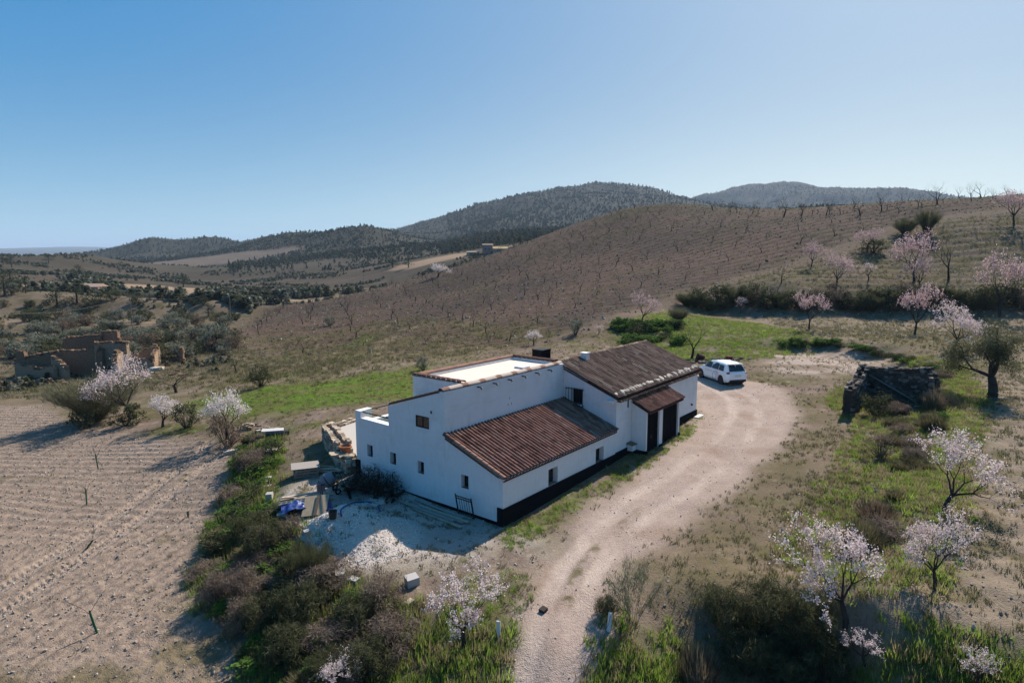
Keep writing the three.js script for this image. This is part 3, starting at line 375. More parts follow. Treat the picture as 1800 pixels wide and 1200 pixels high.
part('skylight', boxG(6.5, 7.1, 4.902, 4.99, 4.0, 4.55), M.white, house).userData.label = 'small white hatch on the flat roof';
part('roof_strip', wallG([[3.46, 4.75], [6.5, 3.78], [6.5, 3.60], [3.46, 4.57]], [], 1.085, 'v', 0.363), M.oldTiles[1], house);
parts('railing', [new THREE.CylinderGeometry(0.03, 0.03, 1.98, 8).rotateX(Math.PI / 2).translate(0.18, 3.22, -7.62), new THREE.CylinderGeometry(0.03, 0.03, 1.2, 8).rotateZ(Math.PI / 2).translate(1.34, 3.22, -8.85)], M.iron, house, 'black rail across the terrace gap');
// black plinth wrapped round the corners
parts('plinth', [boxG(-0.045, 8.86, -0.9, 0.73, -0.045, -0.002), boxG(-0.045, -0.002, -0.9, 0.74, -0.0, 0.27), boxG(8.86, 10.5, -0.9, 0.78, -0.047, -0.002), boxG(14.66, 19.14, -0.9, 1.02, -0.045, -0.002), boxG(19.102, 19.14, -0.9, 1.02, -0.002, 1.0), boxG(-0.045, -0.002, -0.9, 0.92, 8.72, 9.04), boxG(-0.04, -0.003, -0.9, 0.13, 0.272, 8.718), boxG(-0.045, 0.36, -0.9, 0.92, 9.002, 9.045)], M.black, house, 'black painted band at the foot of the walls');
part('coping', boxG(-0.05, 8.89, 1.885, 1.95, -0.07, 0.2), M.white, house).userData.label = 'white plaster lip under the lower roof edge';
// windows: recessed frame, dark pane, sill
function windowAt(axis, a0, a1, y0, y1, face, label, deep = 0.26) { // face: u or v of the outer face
  const w = new THREE.Group(); w.name = 'window'; house.add(w); if (label) w.userData.label = label;
  const t = 0.045, B = (p0, p1, q0, q1, d0, d1) => axis === 'v' ? boxG(face + d0, face + d1, q0, q1, p0, p1) : boxG(p0, p1, q0, q1, face + d0, face + d1);
  part('frame', [B(a0 + .003, a0 + t, y0 + .003, y1 - .003, deep - .05, deep), B(a1 - t, a1 - .003, y0 + .003, y1 - .003, deep - .05, deep), B(a0 + t, a1 - t, y0 + .003, y0 + t, deep - .05, deep), B(a0 + t, a1 - t, y1 - t, y1 - .003, deep - .05, deep), B((a0 + a1) / 2 - .015, (a0 + a1) / 2 + .015, y0 + t, y1 - t, deep - .045, deep - .005)], M.frame, w);
  part('pane', B(a0 + t, a1 - t, y0 + t, y1 - t, deep - .02, deep - .012), M.glass, w);
  part('sill', B(a0 + .004, a1 - .004, y0 - .012, y0 + .002, 0.004, deep - .052), M.tiles[2], w);
  return w;
}
for (const w of gw) windowAt('v', w[0], w[1], w[2], w[3], 0, null);
windowAt('v', uw[0], uw[1], uw[2], uw[3], 0, 'dark upper window in the gable wall', 0.06);
windowAt('u', 3.08, 3.78, 0.74, 1.47, 0.002, null, 0.3); windowAt('u', 6.98, 7.73, 0.70, 1.42, 0.002, null, 0.3);
windowAt('v', 1.98, 2.66, 2.92, 3.74, 8.892, 'window behind a black iron grille');
{ // grille standing off the wall
  const g = []; for (let k = 0; k < 7; k++) g.push(new THREE.CylinderGeometry(0.014, 0.014, 1.02, 6).translate(8.74, 3.30, -(1.88 + k * 0.17))); for (const y of [2.86, 3.74]) g.push(new THREE.BoxGeometry(0.03, 0.03, 1.08).translate(8.74, y, -2.39)); for (const v of [1.9, 2.88]) for (const y of [2.9, 3.7]) g.push(new THREE.BoxGeometry(0.17, 0.025, 0.025).translate(8.815, y, -v));
  part('window_grille', g, M.iron, house);
}
// porch with two tall black doors
parts('porch', [boxG(10.5, 14.6, 2.56, 2.72, -0.85, -0.003), boxG(10.5, 10.62, -0.5, 2.56, -0.85, -0.003), boxG(14.42, 14.6, -0.5, 2.56, -0.85, -0.003), boxG(12.02, 12.42, -0.5, 2.56, -0.85, -0.3)], M.white, house, 'white porch walls round the black doors');
parts('porch', [wallG([[0.003, 2.72], [0.003, 3.06], [-0.85, 2.724]], [], 0.12, 'v', 10.5), wallG([[0.003, 2.722], [0.003, 3.06], [-0.85, 2.724]], [], 0.12, 'v', 14.48)], M.white, house);
for (const [a, b] of [[10.622, 12.018], [12.422, 14.418]]) {
  const d = new THREE.Group(); d.name = 'door'; house.add(d); const n = Math.round((b - a) / 0.2), s = (b - a) / n;
  for (let k = 0; k < n; k++) part('plank', boxG(a + k * s + .004, a + (k + 1) * s - .004, 0.3, 2.555, -0.76 + (k % 2) * .004, -0.71), M.door, d);
  part('back_panel', boxG(a, b, 0.3, 2.555, -0.708, -0.68), M.door, d);
  part('handle', new THREE.BoxGeometry(0.03, 0.16, 0.05).translate(b - 0.14, 1.45, 0.785), M.iron, d);
}
parts('plinth', [boxG(10.46, 10.61, -0.5, 0.62, -0.9, -0.06), boxG(14.43, 14.64, -0.5, 0.72, -0.9, -0.852), boxG(12.03, 12.41, -0.5, 0.6, -0.9, -0.852)], M.black, house);
part('meter_box', [boxG(10.05, 10.45, 0.62, 0.92, -0.34, -0.002)], M.white, house).userData.label = 'white meter ledge with a tile cap';
part('meter_cap', new THREE.BoxGeometry(0.5, 0.04, 0.42).rotateX(0.2).translate(10.24, 0.97, 0.17), M.oldTiles[2], house);
part('vent', boxG(10.95, 11.1, 1.2, 1.36, -0.87, -0.851), M.iron, house); part('vent', boxG(-0.012, -0.002, 3.93, 4.05, 3.84, 3.93), M.frame, house);
part('wall_box', [boxG(8.66, 8.888, 3.28, 3.44, 0.12, 0.5)], M.white, house).userData.label = 'small white box added on the gable for a patch of reflected light';  // plain box added where a patch of reflected light shows, no lamp
part('wall_slot', boxG(10.02, 10.16, 2.86, 3.3, -0.006, -0.002), M.frame, house);
part('wall_box', [boxG(18.2, 18.3, 1.45, 1.55, -0.1, -0.002)], M.iron, house);
// spouts below the terrace edge and a faded mark of three arrows
for (let k = 0; k < 6; k++) part('spout', [new THREE.CylinderGeometry(0.03, 0.03, 0.26, 7).rotateX(Math.PI / 2).translate(2.1 + k * 1.07, 4.83, -3.04), new THREE.CylinderGeometry(0.035, 0.03, 0.09, 7).rotateX(0.7).translate(2.1 + k * 1.07, 4.79, -2.9)], M.iron, house);
for (const [u, y] of [[4.36, 3.9], [4.24, 3.62], [4.5, 3.62]]) part('wall_mark', new THREE.ConeGeometry(0.03, 0.14, 3).rotateX(Math.PI).scale(1, 1, 0.1).translate(u, y, -3.139), M.frame, house);
{ // ledge of concrete beyond the right corner
  parts('doorstep', [boxG(18.6, 19.5, -0.3, 0.66, -0.35, -0.05), boxG(12.5, 14.4, -0.3, 0.46, -1.3, -0.86)], M.white, house, 'pale concrete ledge at the far corner');
}
// ---- roof tiles
const RT = rngOf(11);
function tileGeo(r0, r1, len, up) { // a half round tile lying along +z (downhill), cupped down (up=1) or up (-1)
  const g = new THREE.CylinderGeometry(r1, r0, len, 7, 1, true, -Math.PI / 2, Math.PI); g.rotateX(Math.PI / 2); if (up > 0) g.rotateZ(Math.PI); return g; // open half tube along z
}
function thickTile(r0, r1, len) { const a = tileGeo(r0, r1, len, 1), b = tileGeo(r0 - 0.014, r1 - 0.014, len - 0.002, 1); const cap = new THREE.RingGeometry(r0 - 0.014, r0, 7, 1, 0, Math.PI).translate(0, 0, -len / 2), c2 = new THREE.RingGeometry(r1 - 0.014, r1, 7, 1, 0, Math.PI).translate(0, 0, len / 2); return mergeGeometries([a, b, cap, c2].map(q => q.toNonIndexed())); }
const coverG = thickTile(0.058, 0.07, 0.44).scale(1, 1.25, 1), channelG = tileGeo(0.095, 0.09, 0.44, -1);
const rest = [], restOld = [];
const paint = (g, c) => { const n = g.attributes.position.count, a = new Float32Array(n * 3); for (let i = 0; i < n; i++) { a[i * 3] = c[0]; a[i * 3 + 1] = c[1]; a[i * 3 + 2] = c[2]; } g.setAttribute('color', new THREE.BufferAttribute(a, 3)); return g; };
const palNew = [[0.26, 0.132, 0.097], [0.21, 0.104, 0.076], [0.30, 0.168, 0.125], [0.155, 0.08, 0.06], [0.36, 0.24, 0.19]], palOld = [[0.24, 0.155, 0.112], [0.18, 0.112, 0.082], [0.30, 0.20, 0.145], [0.14, 0.088, 0.066], [0.40, 0.30, 0.225]];
const pick = a => { const r = RT(); return a[r < .3 ? 0 : r < .55 ? 1 : r < .75 ? 2 : r < .96 ? 3 : 4]; };
let single = 0;
function tiledRoof(u0, u1, vTop, yTop, vEave, yEave, pitchW, pal, mats, each) { // slope falls from vTop to vEave
  const roof = new THREE.Group(); roof.name = 'roof'; house.add(roof);
  const dv = vTop - vEave, dy = yTop - yEave, L = Math.hypot(dv, dy), ang = Math.atan2(dy, dv), n = Math.round((u1 - u0) / pitchW), w = (u1 - u0) / n, rows = Math.ceil((L + 0.02) / 0.345);
  const slab = new THREE.BoxGeometry(u1 - u0 - 0.02, 0.07, L - 0.06); slab.rotateX(ang); slab.translate((u0 + u1) / 2, (yTop + yEave) / 2 - 0.075, -(vTop + vEave) / 2); part('roof_deck', slab, M.oldTiles[3], roof);
  const list = [], colTone = Array.from({ length: n + 1 }, () => pick(pal));
  const put = (g, u, s, lift, jit, extra) => { const m = new THREE.Matrix4(); const yy = yTop - s / L * dy, vv = vTop - s / L * dv; m.makeRotationFromEuler(new THREE.Euler(ang + extra, jit, 0, 'YXZ')); m.setPosition(u + (RT() - .5) * .012, yy + lift, -vv); return m; };
  const chan = [];
  for (let i = 0; i <= n; i++) for (let k = 0; k < rows; k++) { const s = Math.min(L - 0.2, 0.2 + k * 0.345); if (i < n) { const m = put(null, u0 + (i + 0.5) * w, s, 0.085, 0, 0.03); chan.push(paint(channelG.clone().applyMatrix4(m).toNonIndexed(), vcol([pal[3][0] * .42, pal[3][1] * .3, pal[3][2] * .28], RT, 0.2))); } list.push([put(null, u0 + i * w, s, 0.06 + RT() * 0.014, (RT() - .5) * 0.05, 0.035), k, i]); }  // channels coloured near-black: shade between the cover tiles is put into their colour
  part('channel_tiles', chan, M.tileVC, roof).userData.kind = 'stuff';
  for (const [m, k, i] of list) {
    if (each && single < 300 && i <= each) { single++; const t = new THREE.Mesh(coverG, mats[(RT() * 5) | 0]); t.name = 'roof_tile'; t.castShadow = t.receiveShadow = true; m.decompose(t.position, t.quaternion, t.scale); roof.add(t); }
    else rest.push(paint(coverG.clone().applyMatrix4(m), vcol(RT() < .6 ? colTone[i] : pick(pal), RT, 0.15)));
  }
  return roof;
}
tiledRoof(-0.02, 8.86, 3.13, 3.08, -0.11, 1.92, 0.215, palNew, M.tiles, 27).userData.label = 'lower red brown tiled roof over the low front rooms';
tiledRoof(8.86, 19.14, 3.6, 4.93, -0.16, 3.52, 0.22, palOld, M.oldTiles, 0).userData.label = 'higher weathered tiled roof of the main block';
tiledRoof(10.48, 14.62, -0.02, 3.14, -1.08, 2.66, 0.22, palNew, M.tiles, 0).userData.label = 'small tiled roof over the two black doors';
part('roof_tile', rest, M.tileVC, house).userData.kind = 'stuff';
{ // back slope, chimney, ridge tiles, lime patches along the eave
  const b = new THREE.BoxGeometry(10.2, 0.1, 3.95); b.rotateX(-0.35); b.translate(14, 4.28, -5.5); part('back_roof', b, M.oldTiles[1], house);
  part('chimney', [boxG(11.0, 11.35, 4.3, 5.2, 3.1, 3.45), boxG(10.96, 11.39, 5.2, 5.26, 3.06, 3.49)], M.white, house).userData.label = 'stubby whitewashed chimney by the ridge';
  const ridge = tileGeo(0.11, 0.12, 0.44, 1).rotateY(Math.PI / 2);
  for (let k = 0; k < 26; k++) { const t = part('ridge_tile', ridge, M.oldTiles[(k * 7) % 5], house); t.position.set(9.0 + k * 0.40, 4.97 + (k % 3) * 0.008, -3.62); t.rotation.z = (RT() - .5) * .06; }
  const stoneSlab = r => { const g = new THREE.IcosahedronGeometry(r, 0), p = g.attributes.position; for (let i = 0; i < p.count; i++) { const q = p.getX(i) * 7 + p.getZ(i) * 13; p.setXYZ(i, p.getX(i) * 1.1, p.getY(i) * .3, p.getZ(i) * (.6 + .15 * Math.sin(q))); } g.computeVertexNormals(); return g; };
  const lime = matte({ color: lin(0.46, 0.40, 0.33), roughness: 1 });
  for (let k = 0; k < 34; k++) { if (RT() < 0.3) continue; const g = stoneSlab(0.12 + RT() * 0.14);  const m = part('eave_stone', g, lime, house); m.position.set(9.0 + k * 0.30, 3.74 + RT() * .02, -0.04 - RT() * .1); m.rotation.set(0.35, RT() * 6, 0); }
  const teeth = []; for (let k = 0; k < 38; k++) { const g = tileGeo(0.085, 0.095, 0.26, 1); g.translate(9.0 + k * 0.27, 3.36, 0.14); teeth.push(paint(g.toNonIndexed(), vcol(palOld[k % 4], RT))); } part('eave_tiles', teeth, M.tileVC, house).userData.kind = 'stuff';
  // tile copings: terrace front (pale), sides, verge of the gable wall and of the lower roof
  const cap = tileGeo(0.11, 0.12, 0.40, 1).rotateY(Math.PI / 2), capT = matte({ color: lin(0.42, 0.33, 0.27), roughness: 0.9 }), capD = M.tiles[3];
  for (let k = 0; k < 23; k++) { const t = part('coping_tile', cap, k % 3 ? capT : M.tiles[4], house); t.position.set(0.2 + k * 0.38, 4.985 + RT() * .012, -3.3); t.scale.z = 1.5; t.rotation.z = (RT() - .5) * .05; }
  const capV = tileGeo(0.11, 0.12, 0.30, 1);
  for (let k = 0; k < 10; k++) for (const [u, mm] of [[1.60, M.tiles[1]], [8.72, M.tiles[3]]]) { const t = part('coping_tile', capV, mm, house); t.position.set(u, 5.045 + RT() * .01, -3.65 - k * 0.31); t.scale.x = 1.5; }
  for (let k = 0; k < 19; k++) { const t = part('coping_tile', cap, M.tiles[k % 3 ? 2 : 4], house); t.position.set(1.7 + k * 0.38, 5.045 + RT() * .012, -6.42); t.scale.z = 1.4; }
  for (let k = 0; k < 11; k++) { const t = part('verge_tile', capV, M.tiles[3], house); const s = k / 10; t.position.set(0.1, lerp(4.86, 3.94, s), -lerp(3.5, 6.45, s)); t.rotation.x = -0.3; }
  for (let k = 0; k < 11; k++) { const t = part('verge_tile', capV, k < 2 ? M.tiles[3] : M.tiles[2], house); const s = k / 10; t.position.set(-0.03, lerp(3.12, 2.02, s), -lerp(2.98, 0.02, s)); t.rotation.x = 0.35; }
}
// ---------------------------------------------------------------- plants: generators
const petalM = new THREE.MeshPhysicalMaterial({ vertexColors: true, roughness: 1, transmission: 0.35, thickness: 0, specularIntensity: 0.1 });
const leafM = new THREE.MeshPhysicalMaterial({ vertexColors: true, roughness: 1, transmission: 0.3, thickness: 0, specularIntensity: 0.1 });
const twigM = matte({ vertexColors: true, roughness: 0.95 }, 0.1);
const barkM = matte({ color: lin(0.045, 0.036, 0.03), map: tex(128, (u, v) => { const g = 0.75 + 0.5 * tnoise(u, v * 0.4, 18); return [g, g, g]; }) }, 0.1);
const nrm = v => { const l = Math.hypot(...v) || 1; return [v[0] / l, v[1] / l, v[2] / l]; };
// limbs of a pruned almond: a short trunk that forks into rising limbs; tips collect along the thin twigs
function limbs(rnd, o) {
  const wood = new GB(), tw = new GB(), tips = [], bc = o.bark || [0.05, 0.04, 0.034], tc = o.twig || [0.06, 0.045, 0.042];
  const grow = (p, d, len, r, lvl) => {
    const n = lvl < 2 ? 3 : 2; let q = p, dir = d;
    for (let i = 0; i < n; i++) {
      dir = nrm([dir[0] + (rnd() - .5) * o.bend, dir[1] + (rnd() - .5) * o.bend * .6 + (lvl > 1 ? o.lift : 0), dir[2] + (rnd() - .5) * o.bend]);
      const e = [q[0] + dir[0] * len / n, q[1] + dir[1] * len / n, q[2] + dir[2] * len / n], r1 = r * (1 - 0.38 / n);
      if (lvl < o.trunkLevels) wood.seg(q, e, r, r1, lvl === 0 ? 7 : 5, vcol(bc, rnd)); else tw.seg(q, e, r, r1, 3, vcol(tc, rnd));
      if (lvl >= o.tipFrom) tips.push([e, dir, lvl]), tips.push([[(q[0] + e[0]) / 2, (q[1] + e[1]) / 2, (q[2] + e[2]) / 2], dir, lvl]);
      r = r1; q = e;
    }
    if (lvl >= o.levels) return;
    const k = lvl === 0 ? o.forks : 2 + (rnd() < o.more ? 1 : 0), a0 = rnd() * 6.283;
    for (let i = 0; i < k; i++) {
      const a = a0 + i * 6.283 / k + (rnd() - .5) * 0.8, sp = (lvl === 0 ? o.spread : o.spread2) * (0.7 + rnd() * 0.6), c = Math.cos(a), s = Math.sin(a);
      let ux = nrm([-dir[2], 0.01, dir[0]]); const wx = [dir[1] * ux[2] - dir[2] * ux[1], dir[2] * ux[0] - dir[0] * ux[2], dir[0] * ux[1] - dir[1] * ux[0]];
      grow(q, nrm([dir[0] + (ux[0] * c + wx[0] * s) * sp, dir[1] + (ux[1] * c + wx[1] * s) * sp, dir[2] + (ux[2] * c + wx[2] * s) * sp]), len * (lvl === 0 ? o.first : o.shrink) * (0.8 + rnd() * 0.4), r * (lvl === 0 ? 0.62 : 0.66), lvl + 1);
    }
  };
  grow([0, -0.1, 0], nrm([o.leanX || 0, 1, o.leanZ || 0]), o.trunk, o.r, 0);
  return { wood, tw, tips };
}
const PINK = [[0.64, 0.52, 0.50], [0.70, 0.59, 0.56], [0.55, 0.42, 0.41], [0.74, 0.66, 0.63]];
function almondGroup(seed, opt = {}) { // one metre-true tree about 3.2 m tall: trunk, twigs, blossom crown
  const rnd = rngOf(seed), o = { trunk: 0.75, r: 0.11, bend: 0.38, lift: 0.16, levels: 5, trunkLevels: 3, tipFrom: 3, forks: 4, more: 0.75, spread: 0.85, spread2: 0.75, first: 0.95, shrink: 0.74, per: 2.1, size: 0.033, pal: PINK, ...opt };
  const L = limbs(rnd, o), b = new GB(); const g = new THREE.Group();
  for (const [p, d, lv] of L.tips) { if (rnd() < (o.bare || 0)) continue; const n = o.per * (0.5 + rnd()), big = 1; for (let i = 0; i < n; i++) { const s = 0.07 + rnd() * 0.05, q = (rnd() - .5) * .3; b.leaf(p[0] + d[0] * q + (rnd() - .5) * s * 1.5, p[1] + d[1] * q + (rnd() - .5) * s * 1.5, p[2] + d[2] * q + (rnd() - .5) * s * 1.5, o.size * (0.7 + rnd() * 0.6) * big, rnd, vcol(o.pal[(rnd() * o.pal.length) | 0], rnd, 0.1), 0.8); } }
  part('trunk', L.wood.geo(), twigM, g); part('twigs', L.tw.geo(), twigM, g); if (b.p.length) part('crown', b.geo(), petalM, g);
  return g;
}
function bareTree(seed, opt = {}) { const rnd = rngOf(seed); const L = limbs(rnd, { trunk: 0.7, r: 0.085, bend: 0.4, lift: 0.14, levels: 5, trunkLevels: 2, tipFrom: 9, forks: 3, more: 0.45, spread: 0.8, spread2: 0.7, first: 0.9, shrink: 0.72, bark: [0.03, 0.025, 0.021], twig: [0.045, 0.036, 0.032], ...opt }); const g = new THREE.Group(); part('trunk', L.wood.geo(), twigM, g); part('crown', L.tw.geo(), twigM, g); return g; }
// a broom: many thin rising green stalks
function broomGroup(seed, o = {}) {
  const rnd = rngOf(seed), w = new GB(), t = new GB(); o = { h: 1.5, stems: 26, spread: 0.7, col: [0.10, 0.105, 0.055], stem: [0.09, 0.072, 0.05], tufts: 26, len: 0.5, ...o };
  for (let i = 0; i < o.stems; i++) {
    const a = rnd() * 6.283, s = Math.sqrt(rnd()) * o.spread, h = o.h * (0.65 + rnd() * 0.45); let p = [Math.cos(a) * 0.1, -0.05, Math.sin(a) * 0.1], d = nrm([Math.cos(a) * s * .6, 1, Math.sin(a) * s * .6]);
    for (let k = 0; k < 4; k++) { d = nrm([d[0] + Math.cos(a) * s * 0.12 + (rnd() - .5) * .25, d[1], d[2] + Math.sin(a) * s * 0.12 + (rnd() - .5) * .25]); const e = [p[0] + d[0] * h / 4, p[1] + d[1] * h / 4, p[2] + d[2] * h / 4]; w.seg(p, e, 0.009 - k * .0018, 0.007 - k * .0016, 3, vcol(o.stem, rnd));
      if (k > 1 || o.full) for (let j = 0; j < o.tufts / (k === 3 ? 1 : 2); j++) { const q = rnd(), cl = (o.cloud || .2) * (k === 3 ? 1 : .6), b = [p[0] + (e[0] - p[0]) * q + (rnd() + rnd() - 1) * cl, p[1] + (e[1] - p[1]) * q + (rnd() + rnd() - 1) * cl, p[2] + (e[2] - p[2]) * q + (rnd() + rnd() - 1) * cl], dd = nrm([d[0] + (rnd() - .5) * 1.5, d[1] + (rnd() - .4) * .9, d[2] + (rnd() - .5) * 1.5]), ln = o.len * (0.4 + rnd() * .6); const sx = (rnd() - .5) * .014, sz = (rnd() - .5) * .014; t.tri([b[0] - sx - .002, b[1], b[2] - sz], [b[0] + sx + .002, b[1], b[2] + sz], [b[0] + dd[0] * ln, b[1] + dd[1] * ln, b[2] + dd[2] * ln], vcol(o.col, rnd, 0.3)); }
      p = e; }
  }
  const g = new THREE.Group(); part('stems', w.geo(), twigM, g); part('foliage', t.geo(), leafM, g); return g;
}
// a rounded leafy shrub of many clumps
function shrubGroup(seed, o = {}) {
  const rnd = rngOf(seed), t = new GB(), w = new GB(); o = { r: 0.6, h: 0.9, clumps: 26, leaves: 40, size: 0.05, col: [0.085, 0.095, 0.05], col2: [0.13, 0.14, 0.085], asp: 0.5, ...o };
  for (let i = 0; i < o.clumps; i++) {
    const a = rnd() * 6.283, q = Math.sqrt(rnd()), y = o.h * (0.15 + 0.85 * Math.pow(rnd(), 0.8)), rr = o.r * Math.sqrt(Math.max(0.05, 1 - Math.pow((y / o.h - 0.4) / 0.75, 2))) * q, c = [Math.cos(a) * rr, y, Math.sin(a) * rr], cr = o.r * (0.2 + rnd() * 0.22), cc = rnd() < 0.5 ? o.col : o.col2;
    w.seg([c[0] * .1, -0.05, c[2] * .1], [c[0], c[1], c[2]], 0.015, 0.006, 3, [0.08, 0.065, 0.05]);
    for (let k = 0; k < o.leaves; k++) { const u = rnd() * 6.283, v = rnd() * 2 - 1, s = Math.sqrt(1 - v * v), f = cr * Math.pow(rnd(), 0.4); t.leaf(c[0] + Math.cos(u) * s * f, Math.max(0.01, c[1] + v * f * .85), c[2] + Math.sin(u) * s * f, o.size * (0.6 + rnd() * .8), rnd, vcol(cc, rnd, 0.25), o.asp); }
  }
  const g = new THREE.Group(); part('stems', w.geo(), twigM, g); part('foliage', t.geo(), leafM, g); return g;
}
// a low tuft shrub of dry stalks fanning out
function dryGroup(seed, o = {}) { const rnd = rngOf(seed), t = new GB(); o = { r: 0.55, h: 0.6, n: 900, col: [0.17, 0.12, 0.085], col2: [0.12, 0.095, 0.06], w: 0.012, ...o }; for (let i = 0; i < o.n; i++) { const a = rnd() * 6.283, q = Math.sqrt(rnd()) * o.r, b = [Math.cos(a) * q * .7, -0.03, Math.sin(a) * q * .7], ln = o.h * (0.5 + rnd() * .7) * (1.1 - 0.5 * q / o.r), e = [b[0] + Math.cos(a) * q * .6 + (rnd() - .5) * .3 * o.h, b[1] + ln, b[2] + Math.sin(a) * q * .6 + (rnd() - .5) * .3 * o.h], m = [(b[0] + e[0]) / 2 + (rnd() - .5) * .1, (b[1] + e[1]) / 2, (b[2] + e[2]) / 2 + (rnd() - .5) * .1], w = o.w, x = Math.cos(a + 1.57) * w, z = Math.sin(a + 1.57) * w, c = vcol(rnd() < .5 ? o.col : o.col2, rnd, .3); t.quad([b[0] - x, b[1], b[2] - z], [b[0] + x, b[1], b[2] + z], [m[0] + x, m[1], m[2] + z], [m[0] - x, m[1], m[2] - z], c); t.tri([m[0] - x, m[1], m[2] - z], [m[0] + x, m[1], m[2] + z], e, c); } const g = new THREE.Group(); part('stalks', t.geo(), leafM, g); return g; }
const boxOf = g => { const b = new THREE.Box3().setFromObject(g); return b; };
function plantAt(proto, name, label, cat, px, py, topPx, turn, group, wPx, wr) { // stands on the ground seen at (px, py); as tall as it shows
  const v = ground(px, py), D = Math.hypot(v.x, v.z), h = (py - topPx) / F * D, b = proto.userData.box || (proto.userData.box = boxOf(proto)), s = h / b.max.y, sx = wPx ? (wPx / F * D) / Math.max(0.1, b.max.x - b.min.x) : s;
  const o = proto.clone(); o.userData = {}; addTop(o, name); tag(o, label, cat, group); o.position.copy(v); o.rotation.y = turn; o.scale.set(lerp(s, sx, 0.85), s, lerp(s, sx, 0.85)); return o;
}
// ---------------------------------------------------------------- blossoming almond trees
const AL = [1, 2, 3, 4, 5].map(k => almondGroup(100 + k * 7, k === 2 ? { spread: 0.95, forks: 5 } : k === 3 ? { leanX: -0.2, spread: 0.8 } : k === 4 ? { per: 2.2, spread: 0.65, forks: 4 } : k === 5 ? { levels: 4, per: 4, forks: 4, size: 0.032, bare: 0.3 } : {}));
const ALp = [11, 12, 13].map(k => almondGroup(200 + k, { pal: [[0.52, 0.37, 0.37], [0.58, 0.45, 0.44], [0.42, 0.29, 0.29]], per: 1.2, size: 0.04, levels: 5, more: 0.6, forks: 5, spread: k === 12 ? 1.05 : 0.85 }));
const ALw = almondGroup(300, { pal: [[0.66, 0.58, 0.55], [0.72, 0.65, 0.62]], per: 1.1, size: 0.03, levels: 5, trunk: 0.5 });
const trees = [
  [AL[2], 'blossoming almond with dark twisted trunk left of the meadow, the largest there', 238, 735, 632, 0.4, 100],
  [ALw, 'small round white almond beside the dark conical bush left of the meadow', 285, 750, 695, 1.2, 52],
  [ALw, 'pinkish grey almond thicket at the meadow corner above the ploughed field', 398, 772, 684, 2.5, 76],
  [AL[3], 'almond in white blossom beside the dirt track at the near left, by the pipe post', 815, 1135, 970, 0.7, 165],
  [AL[0], 'largest near almond in white blossom above the dark hollow at lower right', 1488, 1098, 912, 2.2, 172],
  [AL[1], 'upright almond in pale blossom standing on its own grass island at right', 1645, 1035, 888, 4.0, 100],
  [AL[2], 'leaning almond with blossom swept left on the grassy bank at right', 1658, 900, 765, 3.3, 120],
  [AL[4], 'low almond sprout with pink blossom under the largest near almond', 1520, 1168, 1108, 0.3, 66],
  [AL[0], 'almond blossom top cut by the lower edge left of centre', 592, 1235, 1150, 1.0, 105],
  [AL[4], 'almond sprout with sparse blossom at the lower right edge', 1722, 1215, 1148, 5.0, 62],
  [ALp[0], 'pink almond with a dark forked trunk on the grass behind the threshing circle', 1423, 580, 512, 0.2, 56],
  [ALp[1], 'spreading pink almond above the dark scrub bank, left of the tallest pair', 1470, 507, 444, 1.3, 58],
  [ALp[2], 'pale pink almond beside the hill track, left of the spreading almond', 1427, 467, 424, 2.0, 42],
  [ALp[0], 'rounded pink almond with dark bushes at its foot beside the hill track', 1525, 441, 404, 3.0, 46],
  [ALp[1], 'large pink almond with thick trunk, upper of an overlapping pair on the terrace', 1607, 497, 413, 4.1, 74],
  [ALp[2], 'smaller pink almond, lower of an overlapping pair on the terrace', 1618, 510, 452, 5.2, 48],
  [ALp[0], 'dense pink almond in front of the dark scrub bank at right', 1608, 590, 506, 1.9, 58],
  [AL[1], 'whitish almond with forked trunk above the big olive tree', 1678, 614, 536, 0.5, 82],
  [ALp[1], 'big pink almond with stout trunk at the right end of the scrub bank', 1757, 557, 456, 2.7, 72],
  [ALp[2], 'dusky pink almond bush where the hill track meets the green mound', 1128, 566, 507, 3.6, 56],
  [ALp[0], 'almond in faint blossom at the upper right edge by the end of the track', 1783, 394, 343, 4.6, 52],
  [AL[4], 'tiny pale almond on the terrace between two large pink almonds', 1527, 492, 464, 0.9, 22],
  [AL[4], 'tiny white almond in front of the left end of the scrub bank', 1302, 550, 522, 1.8, 22],
  [ALw, 'white almond far off on the flank of the hill near the hilltop ruins', 770, 486, 462, 0.2, 42],
  [ALw, 'small white almond behind the black tank of the house', 938, 606, 578, 2.2, 34],
  [AL[4], 'small pink almond beside the track behind the high roof', 1052, 588, 570, 3.1, 20],
];
const usedOnce = new Set();
for (const [proto, label, px, py, top, turn, w] of trees) plantAt(proto, 'almond_tree', label, 'tree', px, py, top, turn, 'almond trees in blossom', w);
for (const p of [...AL, ...ALp, ALw]) scene.remove(p);

